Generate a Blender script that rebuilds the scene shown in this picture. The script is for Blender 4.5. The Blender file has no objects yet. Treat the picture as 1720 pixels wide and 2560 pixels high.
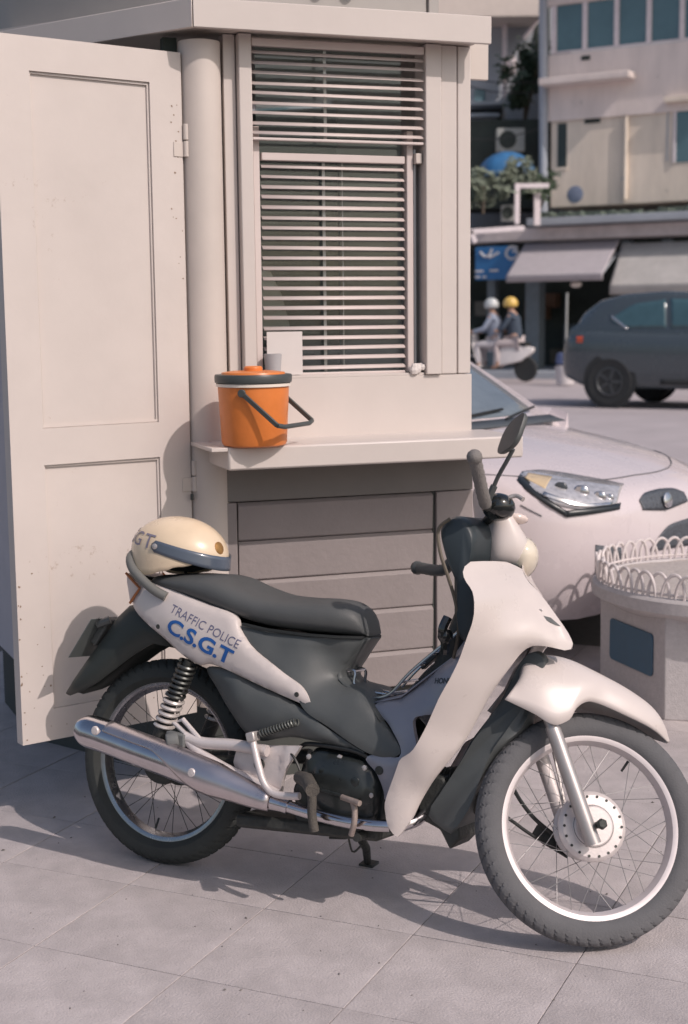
import bpy, bmesh, math, random
from mathutils import Vector, Matrix, noise
from mathutils.bvhtree import BVHTree

random.seed(7)
SC = bpy.context.scene
COL = SC.collection
R = math.radians
# ---------------------------------------------------------------- camera, sky, sun, exposure
FPX, CAMH = 3600.0, 1.5                       # focal length in photo pixels (2560 high), eye height
PITCH, ROLL = math.atan(485 / FPX), -0.011
_f = Vector((0, math.cos(PITCH), -math.sin(PITCH)))
_r0 = Vector((1, 0, 0)); _u0 = Vector((0, math.sin(PITCH), math.cos(PITCH)))
_r = math.cos(ROLL) * _r0 + math.sin(ROLL) * _u0
_u = -math.sin(ROLL) * _r0 + math.cos(ROLL) * _u0
CAMPOS = Vector((0, 0, CAMH))
cam = bpy.data.cameras.new('camera'); camo = bpy.data.objects.new('camera', cam); COL.objects.link(camo)
camo.matrix_world = Matrix(((_r.x, _u.x, -_f.x, 0), (_r.y, _u.y, -_f.y, 0), (_r.z, _u.z, -_f.z, CAMH), (0, 0, 0, 1)))
cam.sensor_fit = 'VERTICAL'; cam.sensor_height = 36.0; cam.lens = FPX / 2560 * 36
cam.clip_start = 0.05; cam.clip_end = 600
cam.dof.use_dof = True; cam.dof.focus_distance = 3.75; cam.dof.aperture_fstop = 4.0
SC.camera = camo
SUN_AZ, SUN_EL = 43.0, 43.0                   # light travels to the left and away from the camera
L = Vector((-math.cos(R(SUN_AZ)) * math.cos(R(SUN_EL)), math.sin(R(SUN_AZ)) * math.cos(R(SUN_EL)), -math.sin(R(SUN_EL))))
wd = bpy.data.worlds.new('World'); SC.world = wd; wd.use_nodes = True
nt = wd.node_tree
sky = nt.nodes.new('ShaderNodeTexSky'); sky.sky_type = 'NISHITA'; sky.sun_disc = False
sky.sun_elevation = R(SUN_EL); sky.sun_rotation = math.atan2(-L.x, -L.y)
sky.air_density = 1.0; sky.dust_density = 3.0; sky.ozone_density = 0.6
nt.nodes['Background'].inputs['Strength'].default_value = 0.115
nt.links.new(sky.outputs[0], nt.nodes['Background'].inputs['Color'])
sl = bpy.data.lights.new('sun', 'SUN'); sl.energy = 2.65; sl.angle = R(0.55); sl.color = (1.0, 0.88, 0.835)
so = bpy.data.objects.new('sun', sl); COL.objects.link(so); so.rotation_euler = L.to_track_quat('-Z', 'Y').to_euler()
so.location = (6, -6, 8)
SC.view_settings.view_transform = 'Standard'; SC.view_settings.look = 'None'
SC.view_settings.gamma = 1.0; SC.view_settings.exposure = -0.06

def ray(px, py): return _f + _r * ((px - 860) / FPX) - _u * ((py - 1280) / FPX)
def at(px, py, D):
    """the point D metres in front of the lens (along +Y) seen at photo pixel (px, py)"""
    d = ray(px, py); return CAMPOS + d * (D / d.y)

# ---------------------------------------------------------------- materials
MATS = {}
def M(name, col, rough=.5, metal=0.0, var=.10, scale=6.0, bump=0.0, bscale=80.0, coat=0.0, rnd=0.0, scuff=0.0, scuffcol=(.18, .14, .11),
      streak=0.0, spec=.5, sheen=0):
    if name in MATS: return MATS[name]
    m = bpy.data.materials.new(name); m.use_nodes = True; n = m.node_tree.nodes; l = m.node_tree.links
    b = n['Principled BSDF']; b.inputs['Roughness'].default_value = rough; b.inputs['Metallic'].default_value = metal
    b.inputs['Coat Weight'].default_value = coat; b.inputs['Coat Roughness'].default_value = .08
    b.inputs['Specular IOR Level'].default_value = spec
    tc = n.new('ShaderNodeTexCoord')
    n1 = n.new('ShaderNodeTexNoise'); n1.inputs['Scale'].default_value = scale; n1.inputs['Detail'].default_value = 8; n1.inputs['Roughness'].default_value = .65
    mp = n.new('ShaderNodeMapping'); mp.inputs['Scale'].default_value = (1, 1, .25 if streak else 1)
    l.new(tc.outputs['Object'], mp.inputs['Vector']); l.new(mp.outputs['Vector'], n1.inputs['Vector'])
    mr = n.new('ShaderNodeMapRange'); mr.inputs['From Min'].default_value = .25; mr.inputs['From Max'].default_value = .75
    mr.inputs['To Min'].default_value = 1 - var; mr.inputs['To Max'].default_value = 1 + var
    l.new(n1.outputs['Fac'], mr.inputs['Value'])
    mul = n.new('ShaderNodeVectorMath'); mul.operation = 'SCALE'; mul.inputs[0].default_value = col[:3]
    fac = mr.outputs['Result']
    if rnd:
        oi = n.new('ShaderNodeObjectInfo'); m2 = n.new('ShaderNodeMapRange'); m2.inputs['To Min'].default_value = 1 - rnd; m2.inputs['To Max'].default_value = 1 + rnd
        l.new(oi.outputs['Random'], m2.inputs['Value']); mm = n.new('ShaderNodeMath'); mm.operation = 'MULTIPLY'
        l.new(fac, mm.inputs[0]); l.new(m2.outputs['Result'], mm.inputs[1]); fac = mm.outputs[0]
    l.new(fac, mul.inputs['Scale']); colout = mul.outputs[0]
    if scuff:
        n2 = n.new('ShaderNodeTexNoise'); n2.inputs['Scale'].default_value = 38; n2.inputs['Detail'].default_value = 6; n2.inputs['Roughness'].default_value = .7
        l.new(tc.outputs['Object'], n2.inputs['Vector'])
        n3 = n.new('ShaderNodeTexNoise'); n3.inputs['Scale'].default_value = 3.1; l.new(tc.outputs['Object'], n3.inputs['Vector'])
        ad = n.new('ShaderNodeMath'); ad.operation = 'ADD'; l.new(n2.outputs['Fac'], ad.inputs[0]); l.new(n3.outputs['Fac'], ad.inputs[1])
        rp = n.new('ShaderNodeMapRange'); rp.inputs['From Min'].default_value = 1.28 - scuff; rp.inputs['From Max'].default_value = 1.38 - scuff
        l.new(ad.outputs[0], rp.inputs['Value'])
        mx = n.new('ShaderNodeMix'); mx.data_type = 'RGBA'; l.new(rp.outputs['Result'], mx.inputs['Factor'])
        l.new(colout, mx.inputs['A']); mx.inputs['B'].default_value = (*scuffcol, 1); colout = mx.outputs['Result']
    l.new(colout, b.inputs['Base Color'])
    rr = n.new('ShaderNodeMapRange'); rr.inputs['To Min'].default_value = max(0, rough - .12); rr.inputs['To Max'].default_value = min(1, rough + .12)
    l.new(n1.outputs['Fac'], rr.inputs['Value']); l.new(rr.outputs['Result'], b.inputs['Roughness'])
    if bump:
        n4 = n.new('ShaderNodeTexNoise'); n4.inputs['Scale'].default_value = bscale; n4.inputs['Detail'].default_value = 4
        l.new(tc.outputs['Object'], n4.inputs['Vector'])
        bp = n.new('ShaderNodeBump'); bp.inputs['Strength'].default_value = bump; bp.inputs['Distance'].default_value = .01
        l.new(n4.outputs['Fac'], bp.inputs['Height']); l.new(bp.outputs['Normal'], b.inputs['Normal'])
    MATS[name] = m; return m

def glass(name, col, rough=.03, alpha=1.0, trans=0.0):
    if name in MATS: return MATS[name]
    m = bpy.data.materials.new(name); m.use_nodes = True; b = m.node_tree.nodes['Principled BSDF']
    b.inputs['Base Color'].default_value = (*col, 1); b.inputs['Roughness'].default_value = rough
    b.inputs['Transmission Weight'].default_value = trans; b.inputs['IOR'].default_value = 1.45
    n = m.node_tree.nodes.new('ShaderNodeTexNoise'); n.inputs['Scale'].default_value = 9
    mr = m.node_tree.nodes.new('ShaderNodeMapRange'); mr.inputs['To Min'].default_value = rough; mr.inputs['To Max'].default_value = rough + .08
    m.node_tree.links.new(n.outputs['Fac'], mr.inputs['Value']); m.node_tree.links.new(mr.outputs['Result'], b.inputs['Roughness'])
    MATS[name] = m; return m

WHITE = M('cream_gloss_paint', (.595, .535, .50), .42, var=.05, scale=3, bump=.05, bscale=25, scuff=.0)
DOORW = M('cream_door_paint', (.595, .535, .50), .45, var=.07, scale=2.5, bump=.08, bscale=22, scuff=.045, scuffcol=(.44, .36, .31))
POSTW = M('cream_post_paint', (.59, .525, .48), .45, var=.06, scale=4, bump=.05, bscale=30, scuff=.01, scuffcol=(.45, .38, .30))
GREYB = M('mauve_grey_board_paint', (.27, .236, .23), .6, var=.09, scale=5, bump=.15, bscale=60, rnd=.05)
DARKB = M('dark_base_paint', (.06, .065, .06), .7, var=.2)
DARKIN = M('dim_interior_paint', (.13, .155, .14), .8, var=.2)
RUST = M('rusty_iron', (.20, .13, .09), .75, var=.4, scale=40, bump=.3)
STEEL = M('bare_steel', (.42, .42, .42), .35, .9, var=.2, scale=30)
SLAT = M('cream_slat_enamel', (.62, .54, .515), .4, var=.04)

# ---------------------------------------------------------------- mesh helpers
def tag(o, label=None, cat=None, group=None, kind=None):
    if label: o['label'] = label
    if cat: o['category'] = cat
    if group: o['group'] = group
    if kind: o['kind'] = kind
    return o
def empty(name, loc=(0, 0, 0), rz=0, mw=None):
    o = bpy.data.objects.new(name, None); COL.objects.link(o); o.empty_display_size = .1
    if mw is not None: o.matrix_world = mw
    else: o.location = loc; o.rotation_euler = (0, 0, rz)
    return o
def thing(name, label, cat, loc=(0, 0, 0), rz=0, group=None, mw=None):
    return tag(empty(name, loc, rz, mw), label, cat, group)
def lerp(a, b, t): return a + (b - a) * t
def catmull(P, n, closed=False):
    """n points evenly spaced along a smooth curve through P"""
    P = [Vector(p) for p in P]; out = []
    k = len(P)
    if k == 2: dense = [P[0].lerp(P[1], i / 40) for i in range(41)]
    else:
        dense = []
        segs = k if closed else k - 1
        for i in range(segs):
            p0 = P[(i - 1) % k] if (closed or i > 0) else P[0] * 2 - P[1]
            p1 = P[i]; p2 = P[(i + 1) % k]
            p3 = P[(i + 2) % k] if (closed or i + 2 < k) else P[-1] * 2 - P[-2]
            d1 = max((p1 - p0).length ** .5, 1e-5); d2 = max((p2 - p1).length ** .5, 1e-5); d3 = max((p3 - p2).length ** .5, 1e-5)
            m1 = (p2 - p1) + d2 * ((p1 - p0) / d1 - (p2 - p0) / (d1 + d2)); m2 = (p2 - p1) + d2 * ((p3 - p2) / d3 - (p3 - p1) / (d2 + d3))
            for j in range(16):
                t = j / 16; t2 = t * t; t3 = t2 * t
                dense.append(p1 * (2 * t3 - 3 * t2 + 1) + m1 * (t3 - 2 * t2 + t) + p2 * (-2 * t3 + 3 * t2) + m2 * (t3 - t2))
        dense.append(P[0].copy() if closed else P[-1].copy())
    return resamp(dense, n, closed)
def resamp(P, n, closed=False):
    P = [Vector(p) for p in P]
    acc = [0]
    for a, b in zip(P, P[1:]): acc.append(acc[-1] + (b - a).length)
    tot = acc[-1]; out = []; j = 0
    for i in range(n):
        s = tot * i / (n if closed else n - 1)
        while j < len(P) - 2 and acc[j + 1] < s: j += 1
        d = acc[j + 1] - acc[j]; t = 0 if d < 1e-9 else min(1, max(0, (s - acc[j]) / d))
        out.append(P[j].lerp(P[j + 1], t))
    return out

class MB:
    def __init__(s): s.v = []; s.f = []
    def add(s, vs, fs):
        o = len(s.v); s.v += [Vector(v) for v in vs]; s.f += [tuple(i + o for i in f) for f in fs]; return s
    def box(s, x0, x1, y0, y1, z0, z1):
        return s.add([(x0, y0, z0), (x1, y0, z0), (x1, y1, z0), (x0, y1, z0), (x0, y0, z1), (x1, y0, z1), (x1, y1, z1), (x0, y1, z1)],
                     [(0, 3, 2, 1), (4, 5, 6, 7), (0, 1, 5, 4), (1, 2, 6, 5), (2, 3, 7, 6), (3, 0, 4, 7)])
    def obox(s, c, ax, ay, az):
        """box about c with half-axes ax, ay, az"""
        c, ax, ay, az = map(Vector, (c, ax, ay, az))
        return s.add([c + ax * i + ay * j + az * k for k in (-1, 1) for i, j in ((-1, -1), (1, -1), (1, 1), (-1, 1))],
                     [(0, 3, 2, 1), (4, 5, 6, 7), (0, 1, 5, 4), (1, 2, 6, 5), (2, 3, 7, 6), (3, 0, 4, 7)])
    def prism(s, poly, ext):
        n = len(poly); ext = Vector(ext); P = [Vector(p) for p in poly]
        return s.add(P + [p + ext for p in P], [tuple(range(n)), tuple(range(2 * n - 1, n - 1, -1))] + [(i + n, (i + 1) % n + n, (i + 1) % n, i) for i in range(n)])
    def grid(s, rows, close_r=False, close_c=False, flip=False):
        n = len(rows); m = len(rows[0]); vs = [p for r in rows for p in r]; fs = []
        for i in range(n if close_r else n - 1):
            for j in range(m if close_c else m - 1):
                a = i * m + j; b = i * m + (j + 1) % m; c = ((i + 1) % n) * m + (j + 1) % m; d = ((i + 1) % n) * m + j
                fs.append((a, d, c, b) if flip else (a, b, c, d))
        return s.add(vs, fs)
    def sect(s, rows, cap=True, flip=False):
        """closed cross-sections lofted, ends capped"""
        s.grid(rows, close_c=True, flip=flip); o = len(s.v) - sum(len(r) for r in rows); m = len(rows[0]); e = len(s.v)
        if cap: s.f.append(tuple(range(o, o + m))); s.f.append(tuple(range(e - 1, e - m - 1, -1)))
        return s
    def tube(s, pts, r, seg=8, closed=False, flat=None):
        P = [Vector(p) for p in pts]; n = len(P); rows = []
        t0 = (P[1] - P[0]).normalized(); up = Vector((0, 0, 1)) if abs(t0.z) < .9 else Vector((1, 0, 0))
        nrm = (up - t0 * up.dot(t0)).normalized(); pt = t0
        for i in range(n):
            a = P[(i - 1) % n] if (closed or i) else P[0]; b = P[(i + 1) % n] if (closed or i < n - 1) else P[-1]
            t = (b - a); t = t.normalized() if t.length > 1e-9 else pt
            nrm = (nrm - t * nrm.dot(t))
            nrm = nrm.normalized() if nrm.length > 1e-6 else t.orthogonal().normalized()
            bi = t.cross(nrm); rr = r[i] if hasattr(r, '__len__') else r; pt = t
            rows.append([P[i] + (nrm * math.cos(k * 2 * math.pi / seg) + bi * math.sin(k * 2 * math.pi / seg)) * rr for k in range(seg)])
        if closed: return s.grid(rows, True, True)
        return s.sect(rows)
    def lathe(s, prof, c=(0, 0, 0), ax=(0, 0, 1), seg=24, cap=True):
        """prof: (radius, height) pairs"""
        c = Vector(c); ax = Vector(ax).normalized(); e = ax.orthogonal().normalized(); g = ax.cross(e)
        rows = [[c + ax * h + (e * math.cos(k * 2 * math.pi / seg) + g * math.sin(k * 2 * math.pi / seg)) * r for k in range(seg)] for r, h in prof]
        return s.sect(rows, cap)
    def ball(s, c, r, seg=12, sc=(1, 1, 1)):
        rows = []
        for i in range(1, seg // 2):
            a = math.pi * i / (seg // 2)
            rows.append([Vector((c[0] + r * sc[0] * math.sin(a) * math.cos(2 * math.pi * k / seg), c[1] + r * sc[1] * math.sin(a) * math.sin(2 * math.pi * k / seg), c[2] + r * sc[2] * math.cos(a))) for k in range(seg)])
        return s.sect(rows)
    def map(s, fn): s.v = [Vector(fn(v)) for v in s.v]; return s
    def mesh(s, name, mat, ang=40):
        me = bpy.data.meshes.new(name); me.from_pydata([tuple(v) for v in s.v], [], s.f)
        bm = bmesh.new(); bm.from_mesh(me); bmesh.ops.remove_doubles(bm, verts=bm.verts, dist=1e-6)
        bmesh.ops.recalc_face_normals(bm, faces=bm.faces); bm.to_mesh(me); bm.free()
        if mat: me.materials.append(mat)
        if ang:
            me.shade_smooth(); me.set_sharp_from_angle(angle=R(ang))
        return me
    def build(s, name, mat, parent=None, ang=40, bevel=0, solid=0, sub=0, seg=2, mw=None):
        o = bpy.data.objects.new(name, s.mesh(name, mat, ang)); COL.objects.link(o)
        if parent: o.parent = parent
        if mw is not None: o.matrix_local = mw
        if solid:
            md = o.modifiers.new('thickness', 'SOLIDIFY'); md.thickness = solid; md.offset = 0
        if bevel:
            md = o.modifiers.new('bevel', 'BEVEL'); md.width = bevel; md.segments = seg; md.limit_method = 'ANGLE'; md.angle_limit = R(35)
        if sub:
            md = o.modifiers.new('sub', 'SUBSURF'); md.levels = sub; md.render_levels = sub
        return o
def bx(name, mat, parent, x0, x1, y0, y1, z0, z1, bevel=.002): return MB().box(x0, x1, y0, y1, z0, z1).build(name, mat, parent, bevel=bevel)
def share(src, name, parent, mw):
    o = src.copy(); o.name = name; COL.objects.link(o); o.parent = parent; o.matrix_local = mw; return o
def text_verts(txt, size, bold=0.0, shear=0.0, res=3, space=1.0):
    """flat letter mesh of a text: verts in 2-D and faces"""
    c = bpy.data.curves.new('letters', 'FONT'); c.body = txt; c.size = size; c.offset = bold; c.shear = shear; c.resolution_u = res; c.space_character = space
    o = bpy.data.objects.new('letters', c); COL.objects.link(o)
    dg = bpy.context.evaluated_depsgraph_get(); dg.update()
    me = o.evaluated_get(dg).to_mesh(); vs = [Vector((v.co.x, v.co.y)) for v in me.vertices]; fs = [tuple(p.vertices) for p in me.polygons]
    o.evaluated_get(dg).to_mesh_clear(); bpy.data.objects.remove(o); bpy.data.curves.remove(c)
    return vs, fs
def bvh_of(o):
    dg = bpy.context.evaluated_depsgraph_get(); dg.update(); ev = o.evaluated_get(dg); me = ev.to_mesh()
    t = BVHTree.FromPolygons([v.co.copy() for v in me.vertices], [tuple(p.vertices) for p in me.polygons]); ev.to_mesh_clear(); return t

# ---------------------------------------------------------------- ground
def tile_mat():
    m = M('paving_stone_granite', (.455, .412, .408), .75, var=.20, scale=7, bump=.35, bscale=170, rnd=.06, scuff=.018, scuffcol=(.30, .275, .27), spec=.3); return m
ASPH = M('asphalt_road', (.43, .39, .40), .85, var=.12, scale=1.5, bump=.5, bscale=60, spec=.25)
MORT = M('joint_mortar', (.10, .095, .09), .9, var=.2, scale=20, bump=.3)
def gz(x, y):
    d = y + .25 * x
    t = min(1, max(0, (d - 9) / 13)); return .16 * t * t * (3 - 2 * t)
gm = MB(); rows = []
xs = [-90, -40, -20, -12, -8, -5, -3, -1.5, 0, 1.5, 3, 5, 8, 12, 20, 40, 90]
ys = [-60, -20, -8, -3, 0, 2, 4, 6, 8, 9, 10, 11, 12, 13, 14, 16, 18, 20, 22, 25, 30, 40, 60, 120, 250]
gm.grid([[Vector((x, y, gz(x, y) - .035)) for x in xs] for y in ys], flip=True)
tag(gm.build('ground', ASPH, ang=60), kind='structure')
# pavement of square granite slabs, every visible slab its own piece
PA = R(24.3); PQ = Vector((math.cos(PA), -math.sin(PA), 0)); PP = Vector((math.sin(PA), math.cos(PA), 0))
pv = MB(); 
def pq(p, q, z): return PP * p + PQ * q + Vector((0, 0, z))
pv.add([pq(-6, -14, -.012), pq(-6, 12, -.012), pq(7.1, 12, -.012), pq(7.1, -14, -.012)], [(0, 1, 2, 3)])
pv.add([pq(7.1, -14, -.012), pq(7.1, 12, -.012), pq(7.1, 12, -.2), pq(7.1, -14, -.2)], [(0, 1, 2, 3)])
pave = tag(pv.build('pavement', MORT), kind='structure')
prow = [2.30 - .41 * 3, 2.30 - .41 * 2, 2.30 - .41, 2.30, 2.715, 3.13, 3.478] + [3.478 + .41 * k for k in range(1, 9)]
tm = {}
TM = tile_mat()
for i in range(len(prow) - 1):
    h = prow[i + 1] - prow[i] - .0028; w = .4072
    key = round(h, 3)
    if key not in tm:
        b = MB(); g = .0011
        A = [(-w / 2, -h / 2), (w / 2, -h / 2), (w / 2, h / 2), (-w / 2, h / 2)]
        B = [(-w / 2 + g, -h / 2 + g), (w / 2 - g, -h / 2 + g), (w / 2 - g, h / 2 - g), (-w / 2 + g, h / 2 - g)]
        vs = [(*a, -.03) for a in A] + [(*a, -.0007) for a in A] + [(*a, 0) for a in B]
        b.add(vs, [(8, 9, 10, 11)] + [(k, (k + 1) % 4, 4 + (k + 1) % 4, 4 + k) for k in range(4)] + [(4 + k, 4 + (k + 1) % 4, 8 + (k + 1) % 4, 8 + k) for k in range(4)])
        tm[key] = b.mesh('paving_stone', TM, 20)
    for k in range(-6, 17):
        q = -2.88 + .41 * k
        c = pq((prow[i] + prow[i + 1]) / 2, q + .205, 0)
        if c.y < 2.2 or abs(c.x) > .36 * c.y + .75 or c.y > 6.5: continue
        o = bpy.data.objects.new('paving_stone', tm[key]); COL.objects.link(o); o.parent = pave
        o.location = c + Vector((0, 0, random.uniform(-.0012, .0))); o.rotation_euler = (random.gauss(0, .0012), random.gauss(0, .0012), -PA + random.gauss(0, .001))

# ---------------------------------------------------------------- police kiosk
KS = 1.065                                     # drawn at 1:1.065
K = thing('police_kiosk', 'cream painted roadside kiosk with slatted window, grey lower boards and an open door', 'kiosk', Vector((-.445, 4.16, 0)) * KS + CAMPOS * (1 - KS), R(19.5))
K.scale = (KS, KS, KS)
foot = [(.05, .03), (.893, .03), (.893, 1.25), (.45, 1.55), (-.45, 1.25), (-.41, .72)]
MB().prism([(x * .96 + .01, y + .05, .0) for x, y in foot], (0, 0, .34)).build('plinth', DARKB, K, bevel=.004)
# lower wall carcass behind the boards, stopping short of them
MB().prism([(.06, .035, .36), (.88, .035, .36), (.88, 1.2, .36), (.45, 1.5, .36), (-.42, 1.22, .36), (-.39, .74, .36)], (0, 0, .71)).build('carcass', DARKB, K)
bx('header_board', M('shaded_header_grey', (.19, .175, .165), .6, var=.1), K, .06, .894, -.012, .034, .968, 1.084, .003)  # colour set darker than the boards to deepen the shade under the ledge
bz = [.36, .475, .610, .728, .848, .965]
for k in range(5):
    lo, hi = bz[k] + .0008, bz[k + 1] - .0008
    b = MB()                                        # weatherboard: the broad chamfer on its top edge catches the sun
    pr = [(.034, lo), (.000, lo), (-.004, lo + .004), (-.010, hi - .010), (.001, hi), (.034, hi)]
    b.prism([(.139, y, z) for y, z in pr], (.622, 0, 0)); b.build('board', GREYB, K, ang=20, bevel=.0012, seg=1)
bx('corner_board', GREYB, K, .052, .134, -.014, .034, .36, .966, .003)
bx('corner_board', GREYB, K, .770, .894, -.014, .034, .36, .966, .003)
bx('shadow_gap', DARKB, K, .7615, .7695, -.002, .034, .36, .966, 0)
# ledge (serving shelf)
bx('serving_ledge', WHITE, K, .049, .949, -.249, .03, 1.086, 1.1505, .006)
bx('ledge_top', WHITE, K, .002, .0485, -.247, -.0045, 1.139, 1.1500, .002)
# wall under the window
bx('sill_wall', WHITE, K, .125, .893, -.004, .05, 1.145, 1.325, .001)
# corner post
p = MB(); p.lathe([(.060, .36), (.060, 2.275)], (.062, .028, 0), (0, 0, 1), 40); p.build('corner_post', POSTW, K)
# window frame: jambs and wall strips
bx('wall_strip', WHITE, K, .128, .163, .012, .06, 1.327, 2.30, .002)
bx('window_jamb', WHITE, K, .166, .204, -.016, .07, 1.327, 2.30, .003)
bx('window_jamb', WHITE, K, .738, .789, -.016, .07, 1.327, 2.30, .003)
bx('wall_strip', WHITE, K, .791, .843, -.006, .06, 1.327, 2.30, .003)
bx('wall_strip', WHITE, K, .847, .890, -.003, .06, 1.327, 2.30, .003)
bx('side_wall', POSTW, K, .862, .892, .062, 1.2, .37, 2.30, .002)
MB().prism([(-.418, .735, .35), (-.462, 1.245, .35), (-.440, 1.245, .35), (-.396, .735, .35)], (0, 0, 1.94)).build('side_wall', M('grey_mauve_side_paint', (.50, .47, .50), .6, var=.08), K, bevel=.002)
bx('window_sill', WHITE, K, .206, .736, -.0035, .07, 1.3252, 1.333, .001)
bx('sash_post', SLAT, K, .214, .233, .022, .052, 1.334, 2.05, .002)
bx('sash_post', SLAT, K, .692, .712, .022, .052, 1.334, 2.05, .002)
bx('sash_track', M('grey_aluminium', (.35, .37, .4), .4, .6), K, .716, .724, .03, .06, 1.334, 2.0, .001)
bx('track_clip', POSTW, K, .714, .734, .004, .03, 1.955, 1.985, .002)
# soffit and fascia, walls behind
roof = [(.016, -.10), (.905, -.10), (.905, 1.2), (.45, 1.62), (-.55, 1.25), (-.47, .58)]
def offs(P, d): return [(x, y) for x, y in P]
MB().prism([(x, y, 2.302) for x, y in [(.03, -.085), (.89, -.085), (.89, 1.18), (.45, 1.6), (-.53, 1.24), (-.452, .58)]], (0, 0, .02)).build('soffit', POSTW, K)
MB().prism([(.016, -.10, 2.292), (.912, -.10, 2.292), (.912, -.084, 2.292), (.025, -.084, 2.292)], (0, 0, .078)).build('fascia', WHITE, K, bevel=.002)
MB().prism([(.013, -.099, 2.292), (.023, -.083, 2.292), (-.455, .59, 2.292), (-.472, .58, 2.292)], (0, 0, .078)).build('fascia', WHITE, K, bevel=.002)
bx('side_fascia', POSTW, K, .915, 1.020, .15, .17, 2.232, 2.37, .002)
MB().prism([(x, y, 2.371) for x, y in [(.05, .02), (.93, .02), (.93, 1.2), (.45, 1.62), (-.5, 1.25), (-.42, .60)]], (0, 0, .02)).build('roof_deck', POSTW, K)
UPW = M('grey_upper_wall', (.36, .34, .32), .6, var=.06)
MB().prism([(x, y, 2.393) for x, y in [(.09, .12), (.80, .12), (.80, 1.15), (.45, 1.5), (-.42, 1.2), (-.36, .66)]], (0, 0, .8)).build('upper_wall', UPW, K, bevel=.004)
bx('upper_wall_post', UPW, K, .802, .835, .11, .15, 2.393, 3.1, .002)
DKG = M('dark_green_enamel', (.03, .07, .055), .4)
for s in (.455, .55):
    MB().lathe([(.001, 0), (.014, .004), (.020, .014), (.020, .12)], (s, .10, 2.455), (0, 0, 1), 14).build('sign_bracket', DKG, K)
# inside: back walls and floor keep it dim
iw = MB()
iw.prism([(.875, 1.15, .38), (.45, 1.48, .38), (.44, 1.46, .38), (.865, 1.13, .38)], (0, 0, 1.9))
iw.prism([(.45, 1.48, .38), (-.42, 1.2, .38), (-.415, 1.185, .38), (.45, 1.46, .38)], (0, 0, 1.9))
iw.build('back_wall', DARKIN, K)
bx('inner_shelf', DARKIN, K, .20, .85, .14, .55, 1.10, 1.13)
# window glass behind the blinds
bx('window_pane', glass('window_glass', (.75, .85, .83), .01, trans=.92), K, .236, .690, .062, .066, 1.336, 2.296, 0)
# blinds
def slat_mesh(w, dep, tilt):
    b = MB(); rows = []
    for t in (-1, -.5, 0, .5, 1):
        y = t * dep / 2; zz = -.0022 * t * t
        rows.append([Vector((x, y * math.cos(tilt) - zz * math.sin(tilt), y * math.sin(tilt) + zz * math.cos(tilt))) for x in (-w / 2, 0, w / 2)])
    b.grid(rows); return b
def blind(name, x0, x1, y, z0, z1, n, tilt, dep, rail=True):
    ub = bx(name, SLAT, K, x0, x1, y - dep * .6, y + dep * .6, z1, z1 + .022, .002)
    first = None
    for k in range(n):
        z = lerp(z0, z1, (k + .5) / n)
        if first is None:
            first = slat_mesh(x1 - x0, dep, tilt).build('slat', SLAT, ub, solid=.0012); o = first
        else: o = share(first, 'slat', ub, Matrix())
        o.location = ((x0 + x1) / 2, y, z + random.uniform(-.0012, .0012)); o.rotation_euler = (random.gauss(0, .03), random.gauss(0, .0022), 0)
    bx('bottom_rail', SLAT, ub, x0, x1, y - dep * .35, y + dep * .35, z0 - .010, z0 - .002, .002)
    return ub
ub = blind('upper_blind', .206, .735, .000, 2.018, 2.268, 9, R(36), .0185)
lb = blind('lower_blind', .240, .686, .034, 1.342, 1.955, 21, R(36), .0185)
TAPE = M('ladder_tape', (.50, .53, .50), .7)
for b_, x, y, z0, z1 in ((ub, .432, .013, 2.01, 2.268), (lb, .436, .047, 1.342, 1.955)):
    bx('ladder_tape', TAPE, b_, x - .0045, x + .0045, y, y + .001, z0, z1, 0)
bx('ladder_tape', TAPE, lb, .493, .496, .047, .048, 1.342, 1.955, 0)
# papers, cup, tissue (things resting there)
kx = lambda s, y, z: K.matrix_world @ Vector((s, y, z))
bpy.context.view_layer.update()
PAPER = M('white_paper', (.64, .59, .565), .8, var=.04)
def kthing(name, mb, mat, label, cat, bevel=0, ang=40):
    mw = K.matrix_world.copy()
    cx = sum((v for v in mb.v), Vector()) / len(mb.v); cx.z = min(v.z for v in mb.v)
    mb.map(lambda v: v - cx); o = mb.build(name, mat, None, bevel=bevel, ang=ang); o.matrix_world = mw @ Matrix.Translation(cx); return tag(o, label, cat)
kthing('paper_notice', MB().box(.243, .352, .014, .0165, 1.335, 1.462), PAPER, 'blank white paper notice fixed over the lower left of the window blind', 'notice')
pp = MB().prism([(.246, .072, 1.47), (.30, .074, 1.47), (.335, .075, 1.47), (.31, .075, 1.57), (.27, .074, 1.65), (.246, .072, 1.655)], (0, .003, 0))
kthing('paper_sheet', pp, PAPER, 'pale sheet leaning inside the window behind the blind', 'paper')
cp = MB(); cp.lathe([(.017, 0), (.022, .003), (.0265, .064), (.0245, .064), (.020, .008)], (.252, -.014, 1.3345), (0, 0, 1), 24)
kthing('tumbler', cp, M('grey_plastic_cup', (.42, .41, .42), .35, var=.1), 'small grey cup standing on the window sill behind the orange cooler', 'cup')
ts = MB()
for q in range(9):
    ts.ball((random.uniform(.69, .73), random.uniform(-.008, .016), 1.335 + random.uniform(.004, .020)), random.uniform(.010, .017), 8, (1, .7, 1))
kthing('tissue_wad', ts, PAPER, 'crumpled white tissue in the lower right corner of the window', 'tissue', ang=25)

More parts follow.
